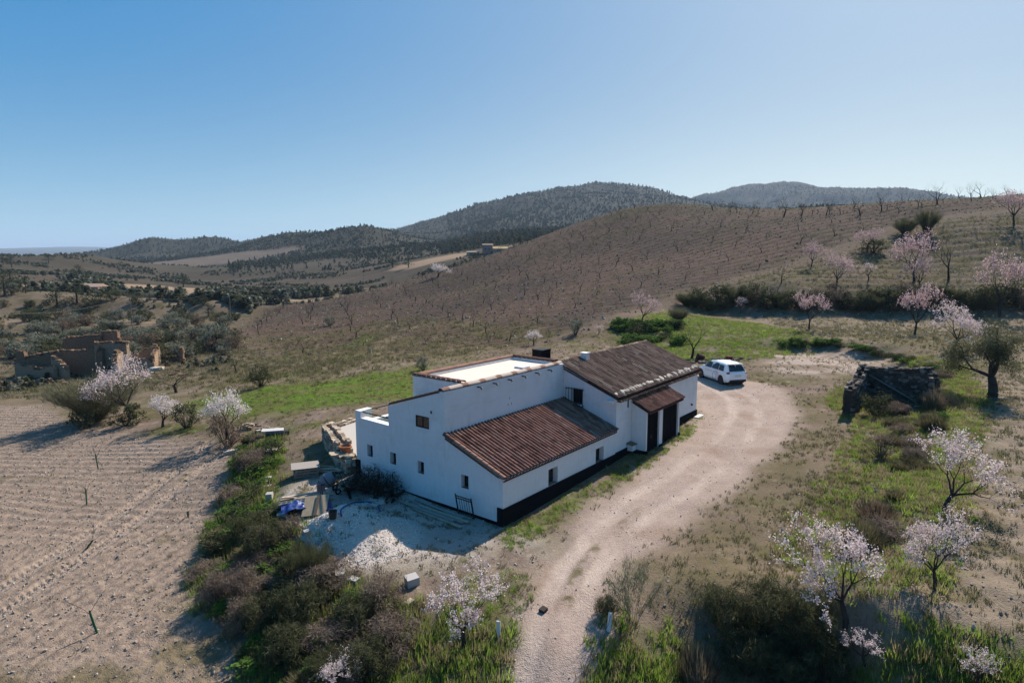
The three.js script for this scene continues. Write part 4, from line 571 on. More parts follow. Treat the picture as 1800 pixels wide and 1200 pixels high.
// ---------------------------------------------------------------- bare young trees on the ploughed hill, in rows
const BT = [1, 2, 3, 4, 5].map(k => bareTree(400 + k * 3, k === 4 ? { forks: 2, trunk: 0.9 } : k === 5 ? { spread: 1.0 } : {}));
{
  const rnd = rngOf(5), rows = [];
  for (let i = -34; i < 40; i++) for (let j = -30; j < 40; j++) {
    const a = i * 8.2 + (rnd() - .5) * 1.6, b = j * 9.4 + (rnd() - .5) * 1.6, x = a * 0.96 + b * 0.28 + 20, z = -150 + a * -0.28 + b * 0.96, r = Math.hypot(x, z), th = Math.atan2(x, -z); const skip = rnd();
    if (r > 265 || R.hill(x, z) < 0.85 || th > 0.72 || skip < 0.12) continue;
    const [d, w] = lineDist(hillTrack, x, z); if (d < w + 1.5) continue;
    const y = height(x, z), e = Math.atan2(y - CAMH, r); let vis = true; // hidden ones are left out
    for (let t = 0.35; t < 0.985; t += 0.015) if (height(x * t, z * t) > CAMH + (y + 2.2 - CAMH) * t) { vis = false; break; }
    if (vis) rows.push([x, y, z, r]);
  }
  for (const [x, y, z, r] of rows) { const p = BT[(rnd() * 5) | 0], o = p.clone(); o.userData = {}; addTop(o, 'bare_tree'); const zone = r > 175 ? (x < 0 ? 'on the far left flank' : x < 60 ? 'high under the hill top' : 'high on the right shoulder') : r > 120 ? (x < 5 ? 'half way down the left flank' : x < 45 ? 'half way up the middle' : 'half way up the right side') : x < 0 ? 'near the foot at left, above the meadow' : 'near the foot by the hill track'; tag(o, 'young leafless tree of the hill rows, ' + zone, 'tree', 'leafless young trees ' + zone); o.position.set(x, y, z); o.rotation.y = rnd() * 6.28; const s = (0.75 + rnd() * 0.45) * lerp(0.9, 1.15, smooth(80, 150, r)); o.scale.set(s, s * (0.9 + rnd() * .25), s); }
  console.log('hill trees', rows.length);
}
const bareList = [
  ['spreading leafless dark tree between the house and the parked car', 1216, 630, 558, 64, 0], ['leafless dark tree on the hill track edge above the scrub bank', 1374, 497, 458, 34, 1], ['leafless tree with dark trunk among the pink almonds of the upper terrace', 1668, 492, 414, 46, 2], ['leafless slanting tree right of the whitish almond', 1722, 590, 556, 30, 3], ['leafless shrubby tree at the left end of the meadow', 310, 690, 648, 76, 4],
  ['leafless tree pair standing left of the meadow behind the dark bush', 415, 655, 610, 42, 1], ['tall leafless tree on the skyline left of the hilltop bend', 1060, 376, 360, 16, 0], ['leafless tree at the right end of the crest against the sky', 1648, 358, 325, 30, 0], ['leafless tree on the far right crest, left of two', 1708, 350, 322, 26, 1], ['leafless tree on the far right crest, right of two', 1725, 348, 322, 30, 2],
];
for (const [label, px, py, top, w, k] of bareList) plantAt(BT[k], 'leafless_tree', label, 'tree', px, py, top, px, null, w);
for (const [px, py, top, k] of [[1253, 370, 346, 0], [1285, 372, 350, 1], [1296, 373, 352, 2], [1333, 377, 356, 3], [1378, 380, 344, 4], [1410, 378, 354, 0], [1428, 377, 356, 1], [1453, 378, 350, 2], [1478, 376, 354, 3], [1513, 378, 346, 4], [1550, 370, 344, 0], [1560, 368, 348, 1], [1581, 374, 352, 2], [1622, 366, 342, 3]]) { const o = plantAt(BT[k], 'crest_tree', 'leafless tree standing on the crest of the brown hill against the mountains', 'tree', px, py, top, px * 1.7, 'leafless trees along the hill crest', (py - top) * 0.95); }
for (const p of BT) scene.remove(p);
// ---------------------------------------------------------------- shrubs
const GREY = { col: [0.13, 0.135, 0.095], col2: [0.19, 0.195, 0.15] };
const SH = {
  dark: [1, 2, 3].map(k => shrubGroup(500 + k, { col: [0.05, 0.058, 0.026], col2: [0.075, 0.078, 0.036], clumps: 30, leaves: 34, size: 0.045 })),
  grey: [1, 2, 3].map(k => shrubGroup(520 + k, { ...GREY, r: 0.7, h: 0.9, clumps: 30, leaves: 34, size: 0.05 })),
  brown: [1, 2].map(k => shrubGroup(540 + k, { col: [0.13, 0.095, 0.07], col2: [0.17, 0.125, 0.09], asp: 0.2, size: 0.06, clumps: 24, leaves: 44 })),
  green: [1, 2].map(k => shrubGroup(560 + k, { col: [0.06, 0.115, 0.02], col2: [0.09, 0.15, 0.03], h: 0.5, r: 0.6, clumps: 22, leaves: 30, size: 0.06 })),
  dry: [1, 2, 3].map(k => dryGroup(580 + k, k === 2 ? { col: [0.20, 0.155, 0.11], col2: [0.14, 0.12, 0.07] } : k === 3 ? { col: [0.10, 0.10, 0.04], col2: [0.16, 0.13, 0.08], h: .7 } : {})),
  hazy: [1, 2].map(k => shrubGroup(660 + k, { asp: .1, size: .10, col: [0.062, 0.066, 0.03], col2: [0.09, 0.09, 0.045], clumps: 48, leaves: 70, r: .9, h: 1.0 })),
  hazyBrown: [1, 2].map(k => shrubGroup(680 + k, { asp: .1, size: .09, col: [0.15, 0.11, 0.085], col2: [0.19, 0.145, 0.11], clumps: 48, leaves: 60, r: .9, h: .9 })),
  broom: [1, 2].map(k => broomGroup(600 + k, { tufts: 150, len: .22, stems: 13, spread: .95, cloud: .26, col: [0.125, 0.135, 0.085] })), oliveBroom: [1, 2].map(k => broomGroup(620 + k, { col: [0.085, 0.09, 0.042], stems: 60, tufts: 90, spread: 1.1, full: true, len: .4 })),
  pale: broomGroup(640, { col: [0.13, 0.125, 0.075], stems: 60, spread: 1.2, tufts: 90, len: 0.45, full: true }),
};
const single1 = [
  [SH.pale, 'broom_shrub', 'wide feathery grey green broom left of the largest far almond', 168, 738, 655, 150], [SH.dark[0], 'dark_shrub', 'dense dark conical bush right of the small round almond', 328, 752, 708, 40], [SH.dark[1], 'dark_shrub', 'dark round bush at the back edge of the meadow', 458, 680, 640, 40],
  [SH.grey[0], 'olive_shrub', 'tall silvery green bush right of the ruined house', 380, 613, 566, 48], [SH.dark[2], 'dark_shrub', 'olive brown bush touching the tall silvery bush', 414, 602, 578, 34],
  [SH.oliveBroom[0], 'broom_shrub', 'tall shaggy broom below the gravel heap on the left bank', 545, 1012, 935, 105], [SH.hazyBrown[0], 'dry_shrub', 'brown dry shrub at the field edge, upper of the brown patch', 430, 1055, 985, 80], [SH.hazyBrown[1], 'dry_shrub', 'brown dry shrub at the field edge, lower left of the brown patch', 383, 1062, 1000, 70], [SH.hazyBrown[0], 'dry_shrub', 'pale dry shrub at the lower end of the brown patch', 425, 1108, 1045, 85],
  [SH.oliveBroom[1], 'broom_shrub', 'olive green broom at the lower edge left of the track', 585, 1190, 1118, 110], [SH.brown[0], 'dry_shrub', 'reddish brown bush at the left edge of the gravel heap', 512, 945, 902, 40], [SH.dark[0], 'dark_shrub', 'dark bush among the weeds above the field edge', 380, 975, 935, 70],
  [SH.broom[0], 'broom_shrub', 'tall wispy broom right of the track by the wired pipe post', 1112, 1098, 950, 120], [SH.hazy[0], 'broom_shrub', 'short dark bush on the track edge left of the tall wispy broom', 1068, 1080, 1040, 60],
  [SH.hazy[0], 'broom_shrub', 'dark broom on the rim of the hollow, leftmost of three', 1272, 1110, 1022, 120], [SH.hazy[1], 'broom_shrub', 'dark broom on the rim of the hollow, middle of three', 1345, 1115, 1012, 140], [SH.hazy[0], 'broom_shrub', 'dark broom on the rim of the hollow under the largest almond', 1425, 1125, 1030, 130],
  [SH.dry[2], 'dry_shrub', 'dark brown shrub on the grassy bank left of the upright almond', 1515, 965, 898, 80], [SH.dry[0], 'dry_shrub', 'brown shrub on the bank below the leaning almond', 1540, 915, 870, 80], [SH.brown[1], 'dry_shrub', 'purplish brown shrub on the bank above the leaning almond', 1548, 805, 765, 56], [SH.dark[1], 'dark_shrub', 'dark bush growing inside the stone ruin', 1540, 732, 692, 64],
  [SH.dry[1], 'dry_shrub', 'straw coloured shrub at the right corner of the stone ruin', 1641, 720, 678, 36], [SH.dry[2], 'dry_shrub', 'straw and green shrub below the right corner of the stone ruin', 1640, 755, 718, 48], [SH.dry[1], 'dry_shrub', 'grey twiggy shrub at the lower edge right of the grass bank', 1225, 1200, 1105, 90],
  [SH.grey[1], 'olive_shrub', 'grey green shrub beside the hill track behind the high roof', 1012, 588, 558, 40], [SH.pale, 'broom_shrub', 'grey broom left of the scrub bank by the hill track', 1192, 566, 532, 48], [SH.grey[2], 'olive_shrub', 'small grey shrub at the far edge of the meadow', 745, 650, 624, 28], [SH.oliveBroom[0], 'broom_shrub', 'green broom on the hill track, right of two', 1630, 408, 370, 46], [SH.oliveBroom[1], 'broom_shrub', 'green broom on the hill track, left of two', 1592, 412, 382, 44], [SH.dark[0], 'dark_shrub', 'dark bush under the rounded pink almond by the hill track', 1535, 443, 422, 44],
  [SH.grey[0], 'olive_shrub', 'small pale shrub on the lower flank of the hill', 580, 572, 555, 26], [SH.brown[0], 'dry_shrub', 'brown thicket under the pinkish grey almond at the meadow corner', 400, 785, 728, 66], [SH.dark[2], 'dark_shrub', 'low dark bush under the largest far almond', 222, 748, 712, 60], [SH.dark[1], 'dark_shrub', 'dark bush at the foot of the feathery broom', 150, 752, 722, 60],
  [SH.hazy[1], 'dark_shrub', 'dark bush right of the grey twiggy shrub at the hollow', 1310, 1185, 1095, 120], [SH.hazy[0], 'dark_shrub', 'dark bush in the hollow under the almond sprout', 1450, 1195, 1110, 120], [SH.hazy[1], 'dark_shrub', 'darkest bush at the bottom of the hollow on the lower edge', 1385, 1215, 1120, 130],
];
for (const [p, n, l, px, py, top, w] of single1) plantAt(p, n, l, 'shrub', px, py, top, px * 0.7, null, w);
{ // dark scrub along the terrace bank, one by one
  const rnd = rngOf(21), kinds = [SH.dark[0], SH.dark[1], SH.dark[2], SH.oliveBroom[0], SH.dark[1], SH.brown[0], SH.oliveBroom[1], SH.dark[2]];
  for (let px = 1210; px < 1830; px += 13) { const k = kinds[(rnd() * 8) | 0], py = lerp(546, 552, (px - 1210) / 600) - rnd() * 16 - (px > 1640 ? 4 : 0); plantAt(k, 'bank_shrub', 'dark shrub in the row along the terrace bank at right', 'shrub', px + (rnd() - .5) * 8, py, py - 22 - rnd() * 16, rnd() * 6, 'dark shrubs along the terrace bank', 40 + rnd() * 14); }
  // green mound behind the house
  for (let k = 0; k < 26; k++) { const px = 1085 + rnd() * 130, py = 572 + rnd() * 36; plantAt(rnd() < .55 ? SH.green[(rnd() * 2) | 0] : SH.dark[(rnd() * 3) | 0], 'mound_shrub', 'low bush on the green mound behind the high roof', 'shrub', px, py, py - 10 - rnd() * 9, rnd() * 6, 'low bushes on the green mound', 26 + rnd() * 16); }
  for (let k = 0; k < 30; k++) { const s = rnd(), px = lerp(1375, 1635, s), py = (s < .35 ? 606 : lerp(606, 645, (s - .35) / .65)) + (rnd() - .5) * 8; plantAt(rnd() < .6 ? SH.green[(rnd() * 2) | 0] : SH.dark[(rnd() * 3) | 0], 'rim_shrub', 'low green bush on the curved bank behind the threshing circle', 'shrub', px, py, py - 6 - rnd() * 5, rnd() * 6, 'low bushes on the curved bank', 18 + rnd() * 14); }
  [[470, 975, 66, 'beside the reddish bush'], [470, 1105, 70, 'right of the pale dry shrub'], [525, 1095, 80, 'in the middle of the bank'], [620, 1100, 66, 'below the two pale blocks'], [505, 1165, 74, 'at the lower left end'], [435, 950, 56, 'at the upper field edge'], [650, 1190, 80, 'right of the olive green broom']].forEach(([px, py, h, where], i) => plantAt(SH.hazy[i % 2], 'bank_shrub', 'dark tangled shrub on the left bank ' + where, 'shrub', px, py, py - h, i, null, h * 1.5));
  // left bank: weeds and dry tufts
  const bank = R.g7.box, kk = [SH.hazyBrown[0], SH.dry[2], SH.green[1], SH.dry[2], SH.green[0], SH.green[1], SH.dark[0]];
  let n = 0; for (let t = 0; t < 1500 && n < 130; t++) { const x = lerp(bank[0], bank[1], rnd()), z = lerp(bank[2], bank[3], rnd()); if (R.g7(x, z) < 0.55 || x > -3.4 || (x > -5 && rnd() < .5)) continue; const p = kk[(rnd() * 7) | 0]; const o = cloneOf(p, 'bank_weed', (p === SH.hazyBrown[0] ? 'brown twiggy' : p === SH.dry[2] ? 'straw green tufted' : p === SH.dark[0] ? 'dark leafy' : 'bright green leafy') + ' weed on the rough bank ' + (z > -19 ? 'near the lower edge' : z > -23 ? 'below the gravel heap' : 'between the ploughed field and the pallets'), onGround(x, z), rnd() * 6, new THREE.Vector3(0.7 + rnd() * .6, 0.35 + rnd() * .5, 0.7 + rnd() * .6), 'weeds on the rough bank ' + (z > -19 ? 'low' : z > -23 ? 'middle' : 'high') + ' ' + (p === SH.hazyBrown[0] ? 'brown' : p === SH.dry[2] ? 'straw' : p === SH.dark[0] ? 'dark' : 'green')); tag(o, null, 'weed'); n++; }
  const b3 = R.g3.box; n = 0; for (let t = 0; t < 1500 && n < 60; t++) { const x = lerp(b3[0], b3[1], rnd()), z = lerp(b3[2], b3[3], rnd()); if (R.g3(x, z) < 0.6) continue; const o = cloneOf(kk[(rnd() * 5) | 0], 'bank_weed', 'bushy weed on the grassy bank below the stone ruin', onGround(x, z), rnd() * 6, new THREE.Vector3(0.6 + rnd() * .6, 0.35 + rnd() * .45, 0.6 + rnd() * .6), 'weeds on the grassy bank'); tag(o, null, 'weed'); n++; }
  // olives and scrub of the valley
  n = 0; for (let t = 0; t < 6000 && n < 230; t++) { const px = -60 + rnd() * 560, D = 88 + rnd() * rnd() * 185, s = Q(px, D, 0), x = s[0], z = s[2]; if (R.hill(x, z) > 0.2 || Math.hypot(x, z) > 250) continue; if (fbm(x / 14, z / 14, 2) < -0.08) continue; if (D > 180 && sandF.some(([p, a, b]) => Math.hypot((x - p[0]) / a, (z - p[2]) / b) < 1)) continue; const q = rnd(), p = D > 148 && D < 178 ? SH.dark[(rnd() * 3) | 0] : q < .55 ? SH.grey[(rnd() * 3) | 0] : q < .8 ? SH.dark[(rnd() * 3) | 0] : SH.brown[(rnd() * 2) | 0]; const k = (1.0 + rnd() * 1.7) * (D > 148 && D < 178 ? 1.35 : 1); const look = SH.grey.includes(p) ? 'silvery grey' : SH.dark.includes(p) ? 'dark green' : 'reddish brown', zone = D > 140 ? (px < 230 ? 'on the dark scrub bank far behind the ruined farmhouse' : 'on the dark scrub bank up the valley right of the ruined farmhouse') : px < 40 ? 'left of the ruined farmhouse' : px < 290 ? 'just behind the ruined farmhouse' : 'right of the ruined farmhouse below the hill'; const o = cloneOf(p, 'valley_shrub', look + ' bush ' + zone, onGround(x, z), rnd() * 6, new THREE.Vector3(k * 1.15, k, k * 1.15), look + ' bushes ' + zone); tag(o, null, 'shrub'); n++; }
}
{ // the olive tree on the right terrace
  const rnd = rngOf(31), L = limbs(rnd, { trunk: 0.9, r: 0.2, bend: 0.6, lift: 0.02, levels: 4, trunkLevels: 4, tipFrom: 2, forks: 4, more: 0.5, spread: 0.95, spread2: 0.8, first: 0.8, shrink: 0.74, bark: [0.05, 0.042, 0.035], twig: [0.08, 0.07, 0.05] }), b = new GB(), g = new THREE.Group();
  for (const [p] of L.tips) for (let i = 0; i < 26; i++) { const s = 0.42; b.leaf(p[0] + (rnd() + rnd() - 1) * s, p[1] + (rnd() + rnd() - 1) * s * .8, p[2] + (rnd() + rnd() - 1) * s, 0.045 + rnd() * .02, rnd, vcol(rnd() < .5 ? [0.075, 0.082, 0.04] : [0.11, 0.115, 0.07], rnd, .25), 0.28); }
  part('trunk', L.wood.geo(), twigM, g); part('branches', L.tw.geo(), twigM, g); part('crown', b.geo(), leafM, g);
  plantAt(g, 'olive_tree', 'big grey green olive tree with dark trunk on the right terrace', 'tree', 1744, 698, 580, 0.9, null, 124);
}
// ---------------------------------------------------------------- grass, weeds and stones that nobody could count
{
  const rnd = rngOf(41), blades = (n, h, w) => { const g = new GB(), r = rngOf(n * 7 + 1); for (let i = 0; i < n; i++) { const a = r() * 6.283, q = r() * .12, x = Math.cos(a) * q, z = Math.sin(a) * q, hh = h * (.5 + r() * .6), dx = (r() - .5) * hh * 1.1, dz = (r() - .5) * hh * 1.1, c = Math.cos(r() * 6) * w, s = Math.sin(r() * 6) * w, k = .75 + r() * .5; g.tri([x - c, -.01, z - s], [x + c, -.01, z + s], [x + dx, hh, z + dz], [k, k, k]); } return g.geo(); };
  const tuftG = blades(18, 0.17, 0.012), weedG = blades(12, 0.13, 0.016);
  const scatter = (name, label, geo, mat, spots, category) => { const m = new THREE.InstancedMesh(geo, mat, spots.length), M4 = new THREE.Matrix4(), q = new THREE.Quaternion(), e = new THREE.Euler(), col = new THREE.Color(); spots.forEach(([x, y, z, sx, sy, c, tilt], i) => { e.set(tilt ? rnd() * 6 : 0, rnd() * 6.283, tilt ? rnd() * 6 : 0); q.setFromEuler(e); M4.compose(new THREE.Vector3(x, y, z), q, new THREE.Vector3(sx, sy, sx * (tilt ? .6 + rnd() * .6 : 1))); m.setMatrixAt(i, M4); m.setColorAt(i, col.setRGB(c[0], c[1], c[2])); }); m.castShadow = m.receiveShadow = true; addTop(m, name); tag(m, label, category, null, 'stuff'); };
  const fill = (f, dens, fn, gate = .5) => { const [x0, x1, z0, z1] = f.box, n = Math.min(60000, (x1 - x0) * (z1 - z0) * dens), out = []; for (let i = 0; i < n; i++) { const x = lerp(x0, x1, rnd()), z = lerp(z0, z1, rnd()); if (Math.hypot(x, z) < 12 || f(x, z) < gate * (.4 + 1.2 * rnd()) || houseIn(x, z)) continue; const s = fn(x, z); if (s) out.push(s); } return out; };
  const green = (k, hs = 1, dry = 0.25) => (x, z) => { if (fbm(x / 3.1, z / 3.1, 3) + rnd() * .5 < 0.02) return null; const [d, w] = lineDist(roadLine, x, z); if (d < w - .1) return null; const q = rnd(), c = q < dry ? [0.20, 0.165, 0.09] : q < .7 ? [0.125, 0.19, 0.03] : [0.18, 0.24, 0.045]; const s = k * (.6 + rnd() * .8); return [x, height(x, z), z, s, s * hs * (.7 + rnd() * .6), vcol(c, rnd, .3)]; };
  let spots = [...fill(R.g3, 30, green(1.2, .9, .45), .18), ...fill(R.g7, 24, green(1.4, 1.3, .4)), ...fill(R.g4, 60, green(1.3, 1.1, .25)), ...fill(R.g5, 60, green(1.3, 1.1, .3)), ...fill(R.g6, 40, green(0.9, .7, .3)), ...fill(R.g8, 22, green(0.9, .8, .35)), ...fill(R.g2, 9, green(1.5, .7, .3), .3), ...fill(R.meadow, 7, green(1.1, .5, .3), .35)];
  scatter('grass', 'green grass on the banks, meadow edges and roadside', tuftG, new THREE.MeshPhysicalMaterial({ vertexColors: true, roughness: 1, transmission: 0.55, thickness: 0, specularIntensity: 0.1 }), spots, 'grass');
  const around = () => 1, vall = () => 1; around.box = [-26, 40, -75, -13]; vall.box = [-95, -16, -125, -58];
  const dryf = (k, p) => (x, z) => { const [d, w] = lineDist(roadLine, x, z); if (d < w || fbm(x / 2, z / 2, 3) + rnd() * .7 < p) return null; const c = rnd() < .5 ? [0.12, 0.115, 0.05] : [0.22, 0.18, 0.11], s = k * (.5 + rnd() * .9); return [x, height(x, z), z, s, s, vcol(c, rnd, .3)]; };
  spots = [...fill(R.dry, 16, dryf(1, .25)), ...fill(R.terrace, 9, dryf(1.1, .25)), ...fill(R.field, 2.2, dryf(.8, .55)), ...fill(R.lowhill, 2.2, dryf(2.2, .2)), ...fill(R.grove, 3.2, dryf(1.8, .2)), ...fill(R.upper, 2, dryf(2.2, .2)), ...fill(R.yard, 14, dryf(.8, .6)), ...fill(R.hill, 0.75, dryf(2.2, .4)), ...fill(around, 5, (x, z) => houseIn(x, z) || R.field(x, z) > .3 || R.hill(x, z) > .3 ? null : dryf(1.0, .3)(x, z)), ...fill(vall, 2.6, (x, z) => R.hill(x, z) > .3 || R.field(x, z) > .3 ? null : dryf(2.4, .25)(x, z))];
  scatter('dry_weeds', 'sparse dry weeds on the stony ground and slopes', weedG, leafM, spots, 'weeds');
  const rockG = (seed) => { const r = rngOf(seed), g = new THREE.IcosahedronGeometry(1, 0), p = g.attributes.position, map = {}; for (let i = 0; i < p.count; i++) { const k = [p.getX(i), p.getY(i), p.getZ(i)].map(q => q.toFixed(2)).join(); const s = map[k] || (map[k] = .65 + r() * .6); p.setXYZ(i, p.getX(i) * s, p.getY(i) * s * .7, p.getZ(i) * s); } g.computeVertexNormals(); return g; };
  const rockM = matte({ color: 0xffffff });
  const rk = (lo, hi, pal) => (x, z) => { const s = lo + (hi - lo) * Math.pow(rnd(), 4); return [x, height(x, z) + s * .15, z, s, s, vcol(pal[(rnd() * pal.length) | 0], rnd, .2), 1]; };
  const pale = [[0.33, 0.27, 0.22], [0.42, 0.36, 0.30], [0.26, 0.21, 0.165]], clod = [[0.30, 0.24, 0.19], [0.25, 0.20, 0.16], [0.34, 0.28, 0.225]];
  const roadF = (x, z) => { const [d, w] = lineDist(roadLine, x, z); return d < w + 0.8 ? 1 : 0; }; roadF.box = [-2, 22, -50, -13];
  spots = [...fill(R.field, 26, rk(.015, .075, clod)), ...fill(R.field, 3, rk(.015, .08, pale)), ...fill(roadF, 9, rk(.01, .045, pale)), ...fill(R.dry, 12, rk(.01, .06, pale)), ...fill(R.terrace, 9, rk(.015, .075, pale)), ...fill(R.yard, 30, rk(.012, .06, pale)), ...fill(R.g8, 10, rk(.012, .07, pale)), ...fill(R.pale, 14, rk(.012, .07, pale)), ...fill(R.grove, 1.6, rk(.03, .2, pale)), ...fill(R.upper, 1.2, rk(.04, .22, pale)), ...fill(R.g3, 2, rk(.02, .12, pale))];
  scatter('stones', 'loose stones and clods strewn over field, track and terraces', rockG(3), rockM, spots, 'stones');
  spots = fill(R.hill, 1.5, (x, z) => { if (Math.hypot(x, z) > 230) return null; return rk(.05, .26, [[0.26, 0.215, 0.175], [0.13, 0.10, 0.078], [0.14, 0.105, 0.08], [0.30, 0.26, 0.215]])(x, z); });
  scatter('hill_stones', 'stones and clods strewn over the brown hill', rockG(5), rockM, spots, 'stones');
  HEAPS.forEach(([hx, hz, r]) => { spots = []; for (let i = 0; i < 2200; i++) { const a = rnd() * 6.283, q = Math.sqrt(rnd()) * r, x = hx + Math.cos(a) * q, z = hz + Math.sin(a) * q, s = .015 + .03 * rnd() * rnd(); spots.push([x, height(x, z) + s * .2, z, s, s, vcol([0.58, 0.53, 0.475], rnd, .18), 1]); } scatter('gravel', 'heap of pale gravel spilled over the yard', rockG(9), rockM, spots, 'gravel'); });
  // pine wood on the mountains
  const pg = new GB(), pr = rngOf(8); for (let i = 0; i < 46; i++) { const y = pr(), rr = (1 - y * .75) * .36, a = pr() * 6.283, q = rr * Math.sqrt(pr()); pg.leaf(Math.cos(a) * q, .18 + y * .8, Math.sin(a) * q, .16, pr, vcol([1, 1, 1], pr, .3), .75); }
  const wood = pg.geo(); spots = [];
  for (let i = 0; i < 420000 && spots.length < 90000; i++) { const px = -250 + rnd() * 2350, D = 380 * Math.pow(9, rnd()), s = Q(px, D, 0), x = s[0], z = s[2], r = Math.hypot(x, z), th = Math.atan2(x, -z); if (r > 3400 || (th < -0.42 && r < 950)) continue; const m = smooth(480, 800, r) * smooth(-0.25, 0.2, fbm(x / 300 + 9, z / 300, 4) + (th > -0.12 ? 0.3 : r > 850 ? .2 : 0) + 0.4 * fbm(x / 60, z / 60, 3)); if (rnd() > m) continue; if (sandF.some(([p, a, b]) => Math.hypot((x - p[0]) / a, (z - p[2]) / b) < .95)) continue; const k = (3 + rnd() * rnd() * 6) * (th < -.1 ? .62 : 1); spots.push([x, height(x, z) - .3, z, k, k * (.8 + rnd() * .4), vcol(rnd() < .25 ? [0.085, 0.08, 0.05] : [0.042, 0.055, 0.03], rnd, .3)]); }
  scatter('pine_wood', 'dark pine wood covering the far hills and mountains', wood, leafM, spots, 'wood');
  // scrub of the far valley: too many and too far to count
  spots = []; for (let i = 0; i < 60000; i++) { const px = -250 + rnd() * 1350, D = 180 * Math.pow(4, rnd()), s = Q(px, D, 0), x = s[0], z = s[2]; if (R.hill(x, z) > .02 || fbm(x / 40 + 5, z / 40, 3) < 0.02 + .3 * rnd() || Math.hypot(x, z) > 720) continue; if (sandF.some(([p, a, b]) => Math.hypot((x - p[0]) / a, (z - p[2]) / b) < 1.05)) continue; const k = (1.2 + rnd() * 2.6) * (D > 300 ? .6 : 1); spots.push([x, height(x, z) - .3, z, k * 1.5, k, vcol(rnd() < .4 ? [0.15, 0.155, 0.11] : [0.06, 0.066, 0.034], rnd, .3)]); if (spots.length > 8000) break; }
  for (let i = 0; i < 30000 && i >= 0; i++) { const px = -200 + rnd() * 760, D = 68 + rnd() * 230, s = Q(px, D, 0), x = s[0], z = s[2]; if (R.hill(x, z) > .1 || R.field(x, z) > .1 || R.meadow(x, z) > .1 || R.lowhill(x, z) > .5 || x > -12) continue; if (fbm(x / 9 + 5, z / 9, 3) < .05 + .5 * rnd()) continue; if (sandF.some(([p, a, b]) => Math.hypot((x - p[0]) / a, (z - p[2]) / b) < 1.0 && rnd() < .7)) continue; const k = .35 + rnd() * rnd() * 1.1; spots.push([x, height(x, z) - .1, z, k * 1.5, k, vcol(rnd() < .45 ? [0.15, 0.155, 0.11] : rnd() < .5 ? [0.13, 0.10, 0.075] : [0.055, 0.062, 0.03], rnd, .3)]); }
  scatter('valley_scrub', 'grey green scrub dotting the far valley slopes', wood, leafM, spots, 'scrub');
}
// ---------------------------------------------------------------- stone ruins, walls and piles
const stoneG = [1, 2, 3, 4].map(k => { const r = rngOf(700 + k), g = new THREE.BoxGeometry(1, 1, 1, 2, 1, 2), p = g.attributes.position, map = {}; for (let i = 0; i < p.count; i++) { const q = [p.getX(i), p.getY(i), p.getZ(i)], key = q.map(v => v.toFixed(2)).join(), s = map[key] || (map[key] = [(r() - .5) * .3, (r() - .5) * .3, (r() - .5) * .3]); const round = Math.abs(q[0]) + Math.abs(q[2]) > .9 ? .86 : 1; p.setXYZ(i, q[0] * round + s[0], q[1] + s[1], q[2] * round + s[2]); } const f = g.toNonIndexed(); f.computeVertexNormals(); return f; });
const stoneTone = (cs) => cs.map(c => matte({ color: lin(...c) }, 0.1));
const STN = { grey: stoneTone([[0.085, 0.07, 0.058], [0.065, 0.055, 0.046], [0.11, 0.09, 0.075], [0.05, 0.042, 0.037], [0.20, 0.17, 0.14]]), tan: stoneTone([[0.30, 0.235, 0.165], [0.24, 0.18, 0.13], [0.38, 0.30, 0.215], [0.19, 0.145, 0.11], [0.44, 0.365, 0.28]]) };
function stonePart(parent, mats, rnd, x, y, z, sx, sy, sz, ry) { const m = new THREE.Mesh(stoneG[(rnd() * 4) | 0], mats[(rnd() * 5) | 0]); m.name = 'stone'; m.castShadow = m.receiveShadow = true; m.position.set(x, y, z); m.rotation.set((rnd() - .5) * .12, ry + (rnd() - .5) * .2, (rnd() - .5) * .12); m.scale.set(sx, sy, sz); parent.add(m); return m; }
// a dry stone wall built stone by stone along a plan line; top(s) gives its height at 0..1
function dryWall(parent, mats, a, b, thick, top, size, seed, core = true) {
  const rnd = rngOf(seed), L = Math.hypot(b[0] - a[0], b[1] - a[1]), dx = (b[0] - a[0]) / L, dz = (b[1] - a[1]) / L, ry = Math.atan2(-dz, dx);
  if (core) { const n = Math.max(3, Math.ceil(L / .5)); const gs = []; for (let i = 0; i < n; i++) { const s = (i + .5) / n, h = Math.max(.1, top(s) - .1), g = new THREE.BoxGeometry(L / n - .004, h + .6, thick - size * .55); g.rotateY(ry); g.translate(a[0] + dx * s * L, height(a[0] + dx * s * L, a[1] + dz * s * L) + h / 2 - .3, a[1] + dz * s * L); gs.push(g); } part('core', gs, mats[3], parent); }
  for (let y = 0, k = 0; y < 6; k++) { const ch = size * (.42 + rnd() * .2); let any = false; for (let s = (k % 2) * size * .4 / L - .01; s < 1.0;) { const w = size * (.7 + rnd() * .7); const m = s + w / 2 / L; if (m > 1.02) break; if (y < top(clamp(m))) { any = true; const px = a[0] + dx * m * L, pz = a[1] + dz * m * L, gy = height(px, pz); for (const side of thick < size * 1.3 ? [0] : [-1, 1]) { const off = side * (thick / 2 - size * .3) + (rnd() - .5) * .05; stonePart(parent, mats, rnd, px - dz * off, gy + y + ch / 2, pz + dx * off, w * 1.02, ch * 1.05, thick < size * 1.3 ? thick : size * .8, ry); } } s += w / L; } y += ch; if (!any) break; }
}
